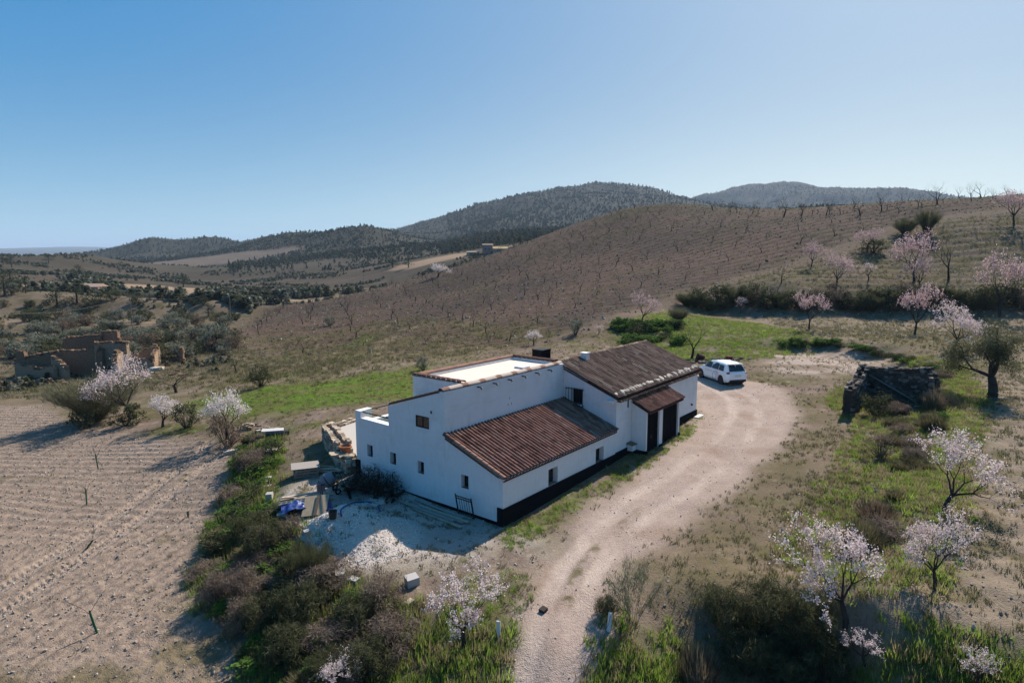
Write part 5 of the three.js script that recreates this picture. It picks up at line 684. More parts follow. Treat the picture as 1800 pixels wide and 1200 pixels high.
{ // roofless stone ruin by the grassy bank
  const f = ground(1491, 730), c = ground(1513, 698), e = ground(1628, 704), g = thing('stone_ruin', 'roofless dark stone ruin with two standing walls on the grassy bank', 'ruin');
  dryWall(g, STN.grey, [f.x, f.z], [c.x + .1, c.z], 0.62, s => 1.75 + .1 * Math.sin(s * 9) - (s < .12 ? .12 : 0) + (s > .8 ? .12 : 0), 0.29, 71);
  dryWall(g, STN.grey, [c.x, c.z - .25], [e.x, e.z], 0.55, s => 2.1 - .08 * s + .04 * Math.sin(s * 17) + .03 * Math.sin(s * 41), 0.30, 72);
  dryWall(g, STN.grey, [e.x, e.z], [e.x - .35, e.z + 1.2], 0.5, s => 1.98 - .35 * s, 0.29, 73);
  const pole = part('leaning_pole', new THREE.CylinderGeometry(0.04, 0.05, 1, 7), matte({ color: lin(0.24, 0.2, 0.16) }), null); const p0 = new THREE.Vector3(c.x + .1, c.y + 1.75, c.z + .3), p1 = ground(1605, 710, .25); pole.position.copy(p0).lerp(p1, .5); pole.scale.y = p0.distanceTo(p1); pole.quaternion.setFromUnitVectors(new THREE.Vector3(0, 1, 0), p1.clone().sub(p0).normalize()); tag(pole, 'weathered pole leaning across the inside of the stone ruin', 'pole');
  const rnd = rngOf(75); for (let k = 0; k < 26; k++) { const o = part('fallen_stone', stoneG[k % 4], STN.grey[(rnd() * 5) | 0], null), v = ground(1585 + rnd() * 50, 702 + rnd() * 26); o.position.copy(v).y += .06; o.scale.set(.2 + rnd() * .2, .12 + rnd() * .1, .2 + rnd() * .15); o.rotation.y = rnd() * 6; tag(o, 'fallen stone lying inside the right end of the stone ruin', 'stone', 'fallen stones of the ruin'); }
}
{ // rough retaining wall at the left end of the house
  const g = thing('stone_retaining_wall', 'rough pile-like stone wall at the left end of the house', 'wall'); const a = ground(592, 822), b = ground(578, 775), c = ground(626, 757);
  const a2 = HP(0.3, 10.2); const rnd = rngOf(81);
  dryWall(g, STN.tan, [a.x + .4, a.z], [b.x, b.z], 0.7, s => 1.15 - .25 * s, 0.30, 82); dryWall(g, STN.tan, [b.x, b.z], [c.x, c.z], 0.6, s => .85 - .2 * s, 0.30, 83); dryWall(g, STN.tan, [a.x + .4, a.z], [HP(-.1, 9.3)[0], HP(-.1, 9.3)[2]], 0.5, s => .95 - .3 * s, 0.32, 85);
  const fillY = Math.max(a.y, b.y), ff = new THREE.Shape([[a.x + .4, a.z], [b.x, b.z], [c.x, c.z], [HP(.4, 9.1)[0], HP(.4, 9.1)[2]]].map(p => new THREE.Vector2(p[0], -p[1]))); const fg = new THREE.ExtrudeGeometry(ff, { depth: 1.2, bevelEnabled: false }); fg.rotateX(-Math.PI / 2); uvScale(fg, .3); fg.translate(0, fillY - .5, 0); part('paving', fg, matte({ color: lin(.40, .36, .32) }), g);
  const pot = thing('terracotta_pot', 'terracotta flower pot on the platform behind the stone wall', 'flower pot', new THREE.Vector3(...(p => [p[0], fillY + .70, p[2]])(HP(0.1, 10.0)))); part('pot_body', new THREE.LatheGeometry([[0, 0], [.16, 0], [.2, .28], [.24, .28], [.24, .34], [.2, .34], [.18, .1], [0, .1]].map(p => new THREE.Vector2(...p)), 14), matte({ color: lin(.36, .14, .07) }), pot); part('soil', new THREE.CylinderGeometry(.19, .19, .03, 12).translate(0, .27, 0), matte({ color: lin(.06, .04, .03) }), pot); pot.scale.setScalar(1.3);
  for (let k = 0; k < 3; k++) { const s = part('flat_stone', stoneG[k], STN.tan[2], null), p = HP(.0 - .25 * k, 9.55 + .25 * k); s.position.set(p[0], fillY + .76 + k * .05, p[2]); s.scale.set(.55, .09, .4); s.rotation.y = k; tag(s, ['lowest', 'middle', 'topmost'][k] + ' flat stone slab stacked in front of the terracotta pot', 'slab'); }
}
// ---- the ruined farmhouse in the valley
{
  const rubble = tex(256, (u, v) => { const a = tnoise(u, v, 16), b = tnoise(u, v, 40), g = 0.72 + 0.3 * a + 0.28 * b; return [g, g * .97, g * .93]; }), rubB = tex(256, (u, v) => { const g = 0.5 + 0.4 * tnoise(u, v, 16) + .25 * tnoise(u, v, 40); return [g, g, g]; });
  const rm = c => matte({ color: lin(...c), map: rubble, bumpMap: rubB, bumpScale: 0.12 }, .1), darkR = rm([0.27, 0.18, 0.12]), tanR = rm([0.40, 0.295, 0.205]), redR = rm([0.33, 0.205, 0.14]);
  const ruin = thing('ruined_farmhouse', 'roofless crumbling farmhouse of earth and stone left of the meadow', 'ruin');
  const wallP = (pts, thick, mat, seed, label) => { // pts: [px, D, topPx] from the photograph
    const rnd = rngOf(seed), top = [], ground2 = []; const P3 = pts.map(([px, D, tp]) => { const t = P(px, tp, D); return [t[0], t[1], t[2]]; });
    const shape = []; let len = 0; const cum = [0]; for (let i = 1; i < P3.length; i++) { len += Math.hypot(P3[i][0] - P3[i - 1][0], P3[i][2] - P3[i - 1][2]); cum.push(len); }
    const a = P3[0], b = P3[P3.length - 1], ry = Math.atan2(-(b[2] - a[2]), b[0] - a[0]), y0 = Math.min(height(a[0], a[2]), height(b[0], b[2])) - .8; const out = [[0, 0], [len, 0]];
    for (let i = P3.length - 1; i > 0; i--) { const n = Math.max(1, Math.round((cum[i] - cum[i - 1]) / .45)); for (let k = 0; k < n; k++) { const t = k / n; out.push([lerp(cum[i], cum[i - 1], t), lerp(P3[i][1], P3[i - 1][1], t) - y0 + (rnd() - .5) * .5]); } } out.push([0, P3[0][1] - y0]);
    const g = new THREE.ExtrudeGeometry(new THREE.Shape(out.map(p => new THREE.Vector2(p[0], p[1]))), { depth: thick, bevelEnabled: false }); uvScale(g, .35); g.translate(0, 0, -thick); g.rotateY(ry); g.translate(a[0], y0, a[2]); const m = part('wall', g, mat, ruin); if (label) m.userData.label = label;
    for (let s = 0; s < len; s += .5) { let i = 1; while (i < P3.length - 1 && cum[i] < s) i++; const t = (s - cum[i - 1]) / (cum[i] - cum[i - 1]); const st = part('cap_stone', stoneG[(rnd() * 4) | 0], [darkR, tanR, redR][(rnd() * 3) | 0], ruin); st.position.set(a[0] + Math.cos(ry) * s + Math.sin(ry) * -thick / 2, lerp(P3[i - 1][1], P3[i][1], t) + .03, a[2] - Math.sin(ry) * s - Math.cos(ry) * thick / 2); st.scale.set(.3 + rnd() * .4, .18 + rnd() * .25, thick * .8); st.rotation.y = ry + (rnd() - .5) * .3; }
  };
  wallP([[26, 82, 634], [27, 82, 619], [41, 82, 620], [43, 82, 629], [60, 82, 625], [85, 82, 621], [104, 82, 617], [130, 82, 618], [178, 82, 615]], .6, darkR, 1, 'long low front wall of the ruin');
  wallP([[106, 86, 612], [112, 86, 594], [135, 86, 593], [160, 86, 591], [176, 86, 590]], .6, darkR, 2, 'tall dark back wall of the ruin');
  wallP([[172, 82.6, 603], [221, 82.6, 602]], .6, tanR, 3, 'plastered tan end block of the ruin'); wallP([[174, 86.5, 590], [180, 86.5, 584], [205, 86.5, 582], [207, 86.5, 603]], .6, redR, 4, 'reddish upper wall of the ruin');
  wallP([[221, 82.8, 602], [221.5, 88, 604]], .5, tanR, 5); wallP([[172, 82.2, 603], [173, 87, 602]], .5, tanR, 15);
  wallP([[205, 80, 630], [212, 81, 618], [222, 83.5, 617]], .7, tanR, 6, 'broken sunlit wall stub of the ruin'); wallP([[225, 81, 634], [240, 81, 632], [270, 81, 634]], .5, tanR, 7);
  wallP([[226, 86, 630], [240, 86, 622], [262, 86, 612], [277, 86, 612]], .5, tanR, 8, 'low gable-shaped remnant wall'); wallP([[271, 81.5, 625], [277, 86, 616]], .5, tanR, 9); wallP([[24, 81.5, 640], [60, 79.5, 650], [92, 79, 646]], .5, tanR, 10); wallP([[88, 80.5, 628], [100, 79.2, 640], [112, 79, 648]], .6, tanR, 11, 'collapsed sloping wall remnant');
  for (const [px, py, tp, label] of [[274, 634, 609, 'brick pillar stub at the right corner of the ruined farmhouse'], [320, 637, 613, 'lone reddish brick pillar standing right of the ruined farmhouse']]) { const v = ground(px, py), D = Math.hypot(v.x, v.z), h = (py - tp) / F * D, g = thing('brick_pillar', label, 'pillar', v); let y = -.3, k = 0; while (y < h) { const c = part('course', stoneG[k % 4], k % 2 ? redR : tanR, g); c.position.set(0, y + .15, 0); c.scale.set(.55 + (k % 3) * .04, .34, .55); c.rotation.y = k * .03; y += .3; k++; } }
  { const r = rngOf(99); for (let k = 0; k < 44; k++) { const px = 30 + r() * 290, o = part('fallen_stone', stoneG[k % 4], [darkR, tanR, redR][k % 3], null), s = .25 + r() * .45; o.position.copy(ground(px, (px < 120 ? 664 : 648) + r() * 12)); o.scale.set(s * 1.3, s * .6, s); o.rotation.y = r() * 6; tag(o, 'fallen stone in the rubble at the foot of the ruined farmhouse', 'stone', 'rubble round the ruined farmhouse'); } }
  const cr = part('pale_boulder', stoneG[1], matte({ color: lin(.5, .42, .33) }), null); cr.position.copy(ground(274, 650, .1)); cr.scale.set(1.7, .55, .8); tag(cr, 'pale flat boulder in front of the ruined farmhouse', 'boulder');
}
// ---- far houses
function farHouse(name, label, px0, px1, pyBase, D, wallH, depth, cw, croof, roofH, turn = 0, wins = 2) {
  const a = P(px0, pyBase, D), b = P(px1, pyBase, D), w = b[0] - a[0], x = (a[0] + b[0]) / 2, y = Math.min(height(x, -D), a[1]) - .3, g = thing(name, label, 'house', new THREE.Vector3(x, y, -D - depth / 2), turn), W = matte({ color: lin(...cw) }), Rf = matte({ color: lin(...croof) });
  part('wall', new THREE.BoxGeometry(w, wallH + .3, depth).translate(0, (wallH + .3) / 2, 0), W, g);
  const s = new THREE.Shape([[-depth / 2 - .3, 0], [depth / 2 + .3, 0], [0, roofH]].map(p => new THREE.Vector2(...p))), rg = new THREE.ExtrudeGeometry(s, { depth: w + .5, bevelEnabled: false }); rg.rotateY(Math.PI / 2); rg.translate(-w / 2 - .25, wallH + .303, 0); part('roof', rg, Rf, g);
  for (let k = 0; k < wins; k++) { const f = part('window', new THREE.BoxGeometry(.8, .9, .08).translate(-w / 2 + (k + .7) * w / (wins + .4), wallH * .55 + .3, depth / 2 + .03), M.glass, g); }
  part('door', new THREE.BoxGeometry(1, 1.9, .08).translate(w * .42, 1.25, depth / 2 + .03), M.door, g); return g;
}
farHouse('valley_house', 'low tan farmhouse with a pale roof among the pale fields at left', 128, 172, 518, 232, 2.9, 6, [.22, .165, .135], [.34, .235, .18], 1.1);
farHouse('valley_shed', 'small tan shed at the right end of the low tan farmhouse', 168, 178, 519, 230, 1.6, 3, [.34, .26, .2], [.30, .22, .17], .4, 0, 1);
farHouse('white_farm', 'white farm building far off in the valley, left of two', 476, 503, 521, 372, 2.6, 8, [.6, .6, .6], [.42, .41, .4], .8); farHouse('white_farm', 'white farm building far off in the valley, right of two by the power pole', 506, 534, 522, 378, 2.2, 7, [.55, .57, .62], [.45, .46, .5], .7);
farHouse('hilltop_house', 'reddish hilltop house with a tall end, centre of the hilltop group', 848, 866, 446, 440, 6.2, 7, [.3, .19, .16], [.22, .15, .12], 1); farHouse('hilltop_house', 'ochre roofed hilltop house, right of the hilltop group', 866, 895, 446, 442, 3.6, 7, [.3, .24, .18], [.42, .31, .15], 1.4); farHouse('hilltop_house', 'sunlit tan ruin, left of the hilltop group', 820, 842, 447, 438, 2.4, 6, [.42, .32, .21], [.34, .25, .18], .6); farHouse('hilltop_house', 'narrow tan wall end, far right of the hilltop group', 895, 901, 444, 441, 5, 3, [.42, .3, .24], [.3, .2, .16], .5, 0, 1);
{ // pines one can tell apart
  const pn = [1, 2].map(k => { const r = rngOf(900 + k), t = new GB(), w = new GB(); w.seg([0, -.2, 0], [0, .8, 0], .035, .015, 6, [.06, .045, .035]); for (let c = 0; c < 20; c++) { const y = .25 + .72 * r(), rr = (1.05 - y) * .38, a = r() * 6.28, cx = Math.cos(a) * rr * .8, cz = Math.sin(a) * rr * .8; for (let i = 0; i < 34; i++) { const u = r() * 6.28, v = r() * 2 - 1, s = Math.sqrt(1 - v * v), f = .15 * Math.cbrt(r()); t.leaf(cx + Math.cos(u) * s * f, y + v * f * .7, cz + Math.sin(u) * s * f, .03, r, vcol([.04, .052, .026], r, .3), .4); } } const g = new THREE.Group(); part('trunk', w.geo(), twigM, g); part('crown', t.geo(), leafM, g); return g; });
  const list = [[8, 520, 488, 44], [18, 500, 480, 30], [45, 515, 490, 20], [85, 462, 449, 16], [322, 505, 484, 26], [20, 470, 452, 16], [5, 466, 450, 14], [140, 494, 470, 24], [178, 516, 497, 14], [730, 442, 424, 22], [845, 432, 418, 16], [895, 430, 416, 18], [915, 430, 415, 18], [690, 470, 452, 26], [100, 540, 512, 44], [135, 533, 508, 34], [366, 556, 536, 26], [718, 470, 450, 22]];
  list.forEach(([px, py, tp, w], i) => plantAt(pn[i % 2], 'pine_tree', 'dark pine standing clear of the wood on the far slopes', 'tree', px, py, tp, i, 'lone dark pines of the valley', w));
}
{ // power poles and their wires across the valley
  const mat = matte({ color: lin(.14, .13, .12) }), wires = [[-40, 596, 574, 92], [232, 575, 548, 120], [405, 560, 533, 140], [505, 552, 518, 176], [640, 528, 500, 300]].map(([px, py, tp, D]) => { const b = P(px, py, D), y0 = height(b[0], b[2]); return [b[0], y0, b[2], 8]; });
  wires.forEach(([x, y, z, h], i) => { if (i === 0) return; const g = thing('power_pole', ['', 'thin power pole in the valley left of the tall silvery bush', 'thin power pole near the dark ravine bank', 'thin pale power pole in front of the white farm buildings', 'power pole farthest up the valley beside the hill'][i], 'power pole', new THREE.Vector3(x, y, z)); part('mast', new THREE.CylinderGeometry(.06, .1, h, 7).translate(0, h / 2, 0), mat, g); part('crossarm', new THREE.BoxGeometry(1.5, .1, .1).translate(0, h - .25, 0), mat, g); });
  for (let k = -1; k <= 1; k++) { const gs = []; for (let i = 1; i < wires.length; i++) { const [x0, y0, z0, h] = wires[i - 1], [x1, y1, z1] = wires[i], c = new THREE.CatmullRomCurve3([0, .25, .5, .75, 1].map(t => new THREE.Vector3(lerp(x0, x1, t) + k * .3, lerp(y0, y1, t) + h - .1 - 1.6 * 4 * t * (1 - t), lerp(z0, z1, t) + k * .6))); gs.push(new THREE.TubeGeometry(c, 16, .009, 3)); } const w = part('power_line', gs, mat, null); tag(w, ['nearest', 'middle', 'farthest'][k + 1] + ' of three thin wires strung across the valley', 'power line'); }
}
// ---------------------------------------------------------------- the parked car
{
  const paint = new THREE.MeshPhysicalMaterial({ color: lin(.78, .78, .78), roughness: .35, clearcoat: 1, clearcoatRoughness: .08 }), glass = new THREE.MeshPhysicalMaterial({ color: lin(.012, .014, .016), roughness: .06 }), rub = matte({ color: lin(.02, .02, .02) }), trim = matte({ color: lin(.025, .025, .027), roughness: .5 }), rimM = new THREE.MeshStandardMaterial({ color: lin(.5, .5, .52), metalness: .8, roughness: .35 }), red = new THREE.MeshPhysicalMaterial({ color: lin(.22, .008, .01), roughness: .15 });
  const a = ground(1234.8, 663.5), b = ground(1268.5, 674.5), yaw = Math.atan2(a.x - b.x, a.z - b.z), right = new THREE.Vector3(Math.sin(yaw), 0, Math.cos(yaw)).cross(new THREE.Vector3(0, 1, 0)); // heading = b -> a
  const mid = a.clone().add(b).multiplyScalar(.5).addScaledVector(right, .78); mid.y = height(mid.x, mid.z);
  const car = thing('parked_car', 'white hatchback with coloured house outlines on its side, parked beyond the house', 'car', mid, yaw); // +z is ahead, +x its left
  // body: cross sections along z, each a ring of [half width at sill, waist, height of waist]; roof by a second loft
  const ring = (z, w, y0, y1, ins) => [[-w * .93, y0], [-w, y0 + .18], [-w, (y0 + y1) / 2 + .05], [-w * ins, y1], [0, y1 + .03], [w * ins, y1], [w, (y0 + y1) / 2 + .05], [w, y0 + .18], [w * .93, y0]].map(p => [p[0], p[1], z]);
  const loft = (rings, capA, capB) => { const g = new GB(), n = rings[0].length; for (let i = 0; i < rings.length - 1; i++) for (let k = 0; k < n - 1; k++) g.quad(rings[i][k], rings[i + 1][k], rings[i + 1][k + 1], rings[i][k + 1], [1, 1, 1]); const cap = (r, f) => { for (let k = 1; k < n - 1; k++) f ? g.tri(r[0], r[k], r[k + 1], [1, 1, 1]) : g.tri(r[0], r[k + 1], r[k], [1, 1, 1]); }; if (capA) cap(rings[0], true); if (capB) cap(rings[rings.length - 1], false); return g.geo(); };
  part('body', loft([ring(-2.24, .72, .36, .86, .9), ring(-2.16, .83, .28, .98, .93), ring(-1.9, .89, .22, 1.02, .95), ring(-1.0, .905, .2, 1.0, .96), ring(0, .905, .2, .97, .96), ring(.9, .9, .2, .96, .95), ring(1.5, .885, .22, .9, .9), ring(2.0, .84, .26, .78, .85), ring(2.2, .68, .34, .62, .8)], true, true), paint, car);
  const rr = (z, wb, yb, wt, yt) => [[-wb, yb], [-wt, yt - .06], [-wt * .86, yt], [0, yt + .03], [wt * .86, yt], [wt, yt - .06], [wb, yb]].map(p => [p[0], p[1], z]);
  part('cabin', loft([rr(-2.1, .76, 1.0, .62, 1.06), rr(-1.75, .84, 1.0, .63, 1.55), rr(-1.2, .86, .98, .67, 1.60), rr(-.2, .87, .97, .69, 1.62), rr(.35, .87, .96, .67, 1.55), rr(1.35, .84, .92, .75, .96)], true, true), paint, car);
  const quadP = (name, pts, mat, t = .012) => { const g = new GB(); g.quad(...pts, [1, 1, 1]); const m = part(name, g.geo(), mat, car); return m; };
  for (const s of [1, -1]) { // side glass, wheels, lamps, mirror, stripe
    const X = (z, y) => s * (lerp(.87, .675, (y - .98) / .56) + .012);
    for (const [z0, z1, zt0, zt1, y1] of [[-1.62, -.98, -1.5, -.98, 1.44], [-.92, -.05, -.92, -.08, 1.50], [.0, .95, -.02, .38, 1.46]]) quadP('side_window', [[X(z0, 1.03), 1.03, z0], [X(z1, 1.03), 1.03, z1], [X(zt1, y1), y1, zt1], [X(zt0, y1), y1, zt0]], glass);
    part('mirror', new THREE.SphereGeometry(.1, 10, 8).scale(1.1, .8, .7).translate(s * 1.0, 1.06, .85), paint, car);
    for (const z of [1.36, -1.36]) { const w = new THREE.Group(); w.name = 'wheel'; car.add(w); w.position.set(s * .80, .32, z); part('tyre', new THREE.TorusGeometry(.24, .085, 10, 24).rotateY(Math.PI / 2), rub, w); part('rim', new THREE.CylinderGeometry(.19, .19, .14, 18).rotateZ(Math.PI / 2), rimM, w); part('wheel_arch', new THREE.CylinderGeometry(.37, .37, .15, 20, 1, false).rotateZ(Math.PI / 2).translate(s * .03, .02, 0), trim, w); }
    part('tail_lamp', new THREE.SphereGeometry(.16, 12, 8).scale(1.0, .55, .95).translate(s * .71, .93, -2.06), red, car);
    part('head_lamp', new THREE.SphereGeometry(.16, 12, 8).scale(1, .5, 1.4).translate(s * .66, .72, 2.02), glass, car);
    // three overlapping house outlines printed on the flank
    const blue = matte({ color: lin(.05, .28, .45) }), rd = matte({ color: lin(.6, .05, .04) }), og = matte({ color: lin(.6, .16, .1) });
    const outline = (pts, m) => { for (let i = 1; i < pts.length; i++) { const [z0, y0] = pts[i - 1], [z1, y1] = pts[i], L = Math.hypot(z1 - z0, y1 - y0), nz = -(y1 - y0) / L * .022, ny = (z1 - z0) / L * .022, x = y => s * (.905 + .004 - Math.max(0, y - .66) * .09 + .004); quadP('decal', [[x(y0 + ny), y0 + ny, z0 + nz], [x(y1 + ny), y1 + ny, z1 + nz], [x(y1 - ny), y1 - ny, z1 - nz], [x(y0 - ny), y0 - ny, z0 - nz]], m); } };
    outline([[-.30, .26], [-.26, .56], [-.42, .86], [-.72, .62], [-.80, .27], [-.30, .26]], blue); outline([[-.62, .92], [-.86, .72], [-.95, .42]], rd); outline([[-.80, .94], [-1.02, .74], [-1.09, .45]], og);
    for (let k = 0; k < 7; k++) outline([[.72 - k * .13, .80], [.64 - k * .13, .80]], k % 3 ? rimM : og);
  }
  quadP('rear_window', [[-.66, 1.06, -2.115], [.66, 1.06, -2.115], [.56, 1.49, -1.80], [-.56, 1.49, -1.80]].map(p => [p[0], p[1], p[2] - .012]), glass); quadP('windscreen', [[.74, 1.0, 1.28], [-.74, 1.0, 1.28], [-.6, 1.5, .42], [.6, 1.5, .42]].map(p => [p[0], p[1] + .015, p[2] + .015]), glass);
  part('rear_bumper', new THREE.BoxGeometry(1.36, .17, .12).translate(0, .36, -2.22), trim, car); part('number_plate', new THREE.BoxGeometry(.52, .11, .02).translate(0, .74, -2.262), matte({ color: lin(.55, .55, .5) }), car); part('spoiler', new THREE.BoxGeometry(1.2, .04, .22).translate(0, 1.58, -1.83), paint, car); part('aerial', new THREE.CylinderGeometry(.008, .012, .2, 6).rotateX(-.6).translate(0, 1.72, -1.4), trim, car);
  part('underbody', new THREE.BoxGeometry(1.5, .12, 3.9).translate(0, .2, 0), trim, car);
}
// things behind the car
{
  const rust = matte({ color: lin(.09, .03, .025) }); const d = thing('rusty_drum', 'dark red rusty drum standing behind the parked car', 'drum', ground(1281, 644)); part('drum_body', new THREE.CylinderGeometry(.3, .3, .9, 16).translate(0, .45, 0), rust, d); for (const y of [.3, .6, .89]) part('hoop', new THREE.TorusGeometry(.302, .015, 6, 18).rotateX(Math.PI / 2).translate(0, y, 0), rust, d);
  const s = thing('white_sack', 'white sack lying beside the dark red drum', 'sack', ground(1291, 643)); part('sack_body', new THREE.SphereGeometry(.3, 12, 9).scale(.9, .7, .7).translate(0, .18, 0), matte({ color: lin(.6, .58, .55) }), s); part('sack_neck', new THREE.CylinderGeometry(.06, .12, .14, 8).translate(.02, .42, 0), matte({ color: lin(.5, .48, .45) }), s);
  const b2 = thing('dark_drum', 'low dark brown drum under the bare tree near the car', 'drum', ground(1231, 634)); part('drum_body', new THREE.CylinderGeometry(.33, .33, .6, 14).rotateZ(1.2).translate(0, .28, 0), matte({ color: lin(.05, .025, .02) }), b2); part('lid', new THREE.CylinderGeometry(.3, .3, .02, 14).rotateZ(1.2).translate(-.29, .4, 0), rust, b2);
  const rnd = rngOf(66); for (let k = 0; k < 30; k++) { const px = 1190 + rnd() * 140, o = part('loose_stone', stoneG[k % 4], STN.grey[(rnd() * 5) | 0], null); o.position.copy(ground(px, 633 + rnd() * 5 + (px > 1250 ? -3 : 0))); o.scale.set(.2 + rnd() * .5, .15 + rnd() * .2, .2 + rnd() * .3); o.rotation.y = rnd() * 6; tag(o, 'stone in the line of rubble behind the car and the bare tree', 'stone', 'rubble line behind the car'); }
  const p = HP(10.3, 5.6), tk = thing('water_tank', 'black box tank rising behind the end of the roof terrace', 'tank', new THREE.Vector3(p[0], 1.75, p[2]), Math.PI / 2 - TH); part('tank_body', new THREE.BoxGeometry(.8, 1.6, .7).translate(0, 2.75, 0), M.black, tk); part('tank_lid', new THREE.BoxGeometry(.84, .05, .74).translate(0, 3.57, 0), M.iron, tk); for (const [x, z] of [[-.35, -.3], [.35, -.3], [-.35, .3], [.35, .3]]) part('leg', new THREE.BoxGeometry(.08, 2.0, .08).translate(x, .95, z), M.iron, tk);
}
// ---------------------------------------------------------------- building site at the gable
const woodM = [[.44, .36, .26], [.36, .28, .19], [.52, .44, .34], [.28, .22, .16]].map(c => matte({ color: lin(...c), map: tex(64, (u, v) => { const g = .85 + .2 * tnoise(u, v * .2, 20); return [g, g, g]; }) }));
const FIREM = [[.022, .018, .014], [.032, .025, .02], [.045, .033, .026], [.075, .058, .042]].map(c => matte({ color: lin(...c) }));
const greyWood = matte({ color: lin(.27, .24, .21) }), conc = matte({ color: lin(.36, .325, .285), roughness: 1 }), blockG = (() => { const g = new THREE.BoxGeometry(1, 1, 1, 2, 2, 2), p = g.attributes.position, r = rngOf(3); for (let i = 0; i < p.count; i++) { const q = [p.getX(i), p.getY(i), p.getZ(i)], e = q.filter(v => Math.abs(v) > .49).length; if (e > 1) p.setXYZ(i, q[0] * .965, q[1] * .965, q[2] * .965); } g.computeVertexNormals(); return g; })();
function pallet(name, label, pos, turn, tilt, mats) { const g = thing(name, label, 'pallet', pos, turn); g.rotation.order = 'YXZ'; g.rotation.x = tilt; for (let k = 0; k < 6; k++) part('slat', new THREE.BoxGeometry(.115, .02, 1.0).translate(-.5 + k * .2, .12, 0), mats[k % 3], g); for (const z of [-.44, 0, .44]) part('bearer', new THREE.BoxGeometry(1.12, .09, .09).translate(0, .065, z), mats[1], g); for (let k = 0; k < 3; k++) part('slat', new THREE.BoxGeometry(.115, .018, 1.0).translate(-.5 + k * .5, .009, 0), mats[0], g); return g; }
{
  const base = ground(537, 834); for (let k = 0; k < 3; k++) pallet('wooden_pallet', ['lowest', 'middle', 'topmost'][k] + ' pallet of the stack on the grass by the stone wall', base.clone().add(new THREE.Vector3(k * .03, k * .145, 0)), .35 + k * .03, 0, [greyWood, woodM[3], greyWood]);
  const bd = part('board', new THREE.BoxGeometry(1.3, .03, 1.05), greyWood, null); bd.position.copy(base).y += .46; bd.rotation.y = .36; tag(bd, 'weathered grey board lying on the pallet stack', 'board');
  pallet('white_pallet', 'pale pallet leaning on the timber heap by the blue sheet', ground(512, 893, .05), .5, -.7, [woodM[2], woodM[2], woodM[0]]);
  const rnd = rngOf(91); for (let k = 0; k < 9; k++) { const b = part('plank', new THREE.BoxGeometry(1.0 + rnd() * .6, .045, .12), woodM[(rnd() * 4) | 0], null), p = ground(520 + rnd() * 38, 871 + rnd() * 26); b.position.copy(p); b.position.y += .05 + k * .035; b.rotation.set((rnd() - .5) * .1, .25 + (rnd() - .5) * .5, (rnd() - .5) * .12); tag(b, 'sawn plank in the loose timber heap by the blue sheet', 'plank', 'planks of the timber heap'); }
  for (let k = 0; k < 6; k++) { const b = part('plank', new THREE.BoxGeometry(.8 + rnd() * .5, .05, .11), woodM[(rnd() * 3) | 0], null), p = ground(566 + rnd() * 24, 826 + rnd() * 8); b.position.copy(p); b.position.y += .06 + k * .03; b.rotation.set(0, -.3 + (rnd() - .5) * .9, .06); tag(b, 'sawn plank scattered beside the pallet stack', 'plank', 'planks beside the pallet stack'); }
  for (let k = 0; k < 6; k++) { const b = part('plank', new THREE.BoxGeometry(.7 + rnd() * .5, .04, .1), woodM[2], null), p = ground(478 + k * 9, 893 + k * 6); b.position.copy(p); b.position.y += .03; b.rotation.set(0, -.6 + (rnd() - .5) * .4, 0); tag(b, 'pale plank in the row at the edge of the gravel yard', 'plank', 'planks along the yard edge'); }
  const ply = part('plywood_sheet', new THREE.BoxGeometry(1.0, .025, 1.1), woodM[1], null); ply.position.copy(ground(555, 900, .3)); ply.rotation.set(.45, .1, .05); tag(ply, 'brown plywood sheet propped on the timber right of the blue sheet', 'board');
  const brm = part('board_strip', new THREE.BoxGeometry(.13, .02, 1.1), matte({ color: lin(.1, .08, .06) }), null); brm.position.copy(ground(557, 901, .33)); brm.rotation.set(.45, .1, .05); tag(brm, 'dark batten lying across the plywood sheet', 'batten');
  { // crumpled blue sheet
    const g = new THREE.PlaneGeometry(1.5, 1.3, 26, 22); g.rotateX(-Math.PI / 2); const p = g.attributes.position; for (let i = 0; i < p.count; i++) { const x = p.getX(i), z = p.getZ(i); p.setY(i, .22 + .22 * ridged(x * 1.3 + 4, z * 1.3, 3) - .3 * Math.pow(Math.hypot(x, z), 2)); } g.computeVertexNormals(); const m = part('blue_tarpaulin', g, new THREE.MeshPhysicalMaterial({ color: lin(.008, .035, .17), roughness: .5, side: THREE.DoubleSide }), null); m.position.copy(ground(522, 898, .12)); m.rotation.y = .4; m.scale.setScalar(.85); tag(m, 'crumpled blue plastic sheet on the timber heap in the yard', 'sheet');
    const t2 = m.clone(); addTop(t2, 'blue_tarpaulin'); t2.userData = { label: 'narrow strip of blue plastic right of the plywood sheet', category: 'sheet' }; t2.position.copy(ground(574, 893, .05)); t2.scale.set(.3, .5, .9);
  }
  // concrete mixer: tilted drum on a frame with a pinkish motor case and two wheels
  const mx = thing('concrete_mixer', 'grey concrete mixer with a reddish motor case on the gravel yard', 'concrete mixer', ground(577, 868), .5); mx.scale.setScalar(.8); const dr = part('drum', new THREE.LatheGeometry([[0, -.42], [.22, -.42], [.4, -.2], [.42, .05], [.3, .35], [.24, .42], [.21, .42], [.27, .33], [.38, .05], [.3, -.3], [0, -.36]].map(p => new THREE.Vector2(...p)), 22), matte({ color: lin(.16, .165, .18), roughness: .6 }, .4), mx); dr.position.set(0, .82, 0); dr.rotation.set(.4, 0, -.9); part('gear_ring', new THREE.TorusGeometry(.43, .025, 8, 26).rotateX(Math.PI / 2), M.iron, dr);
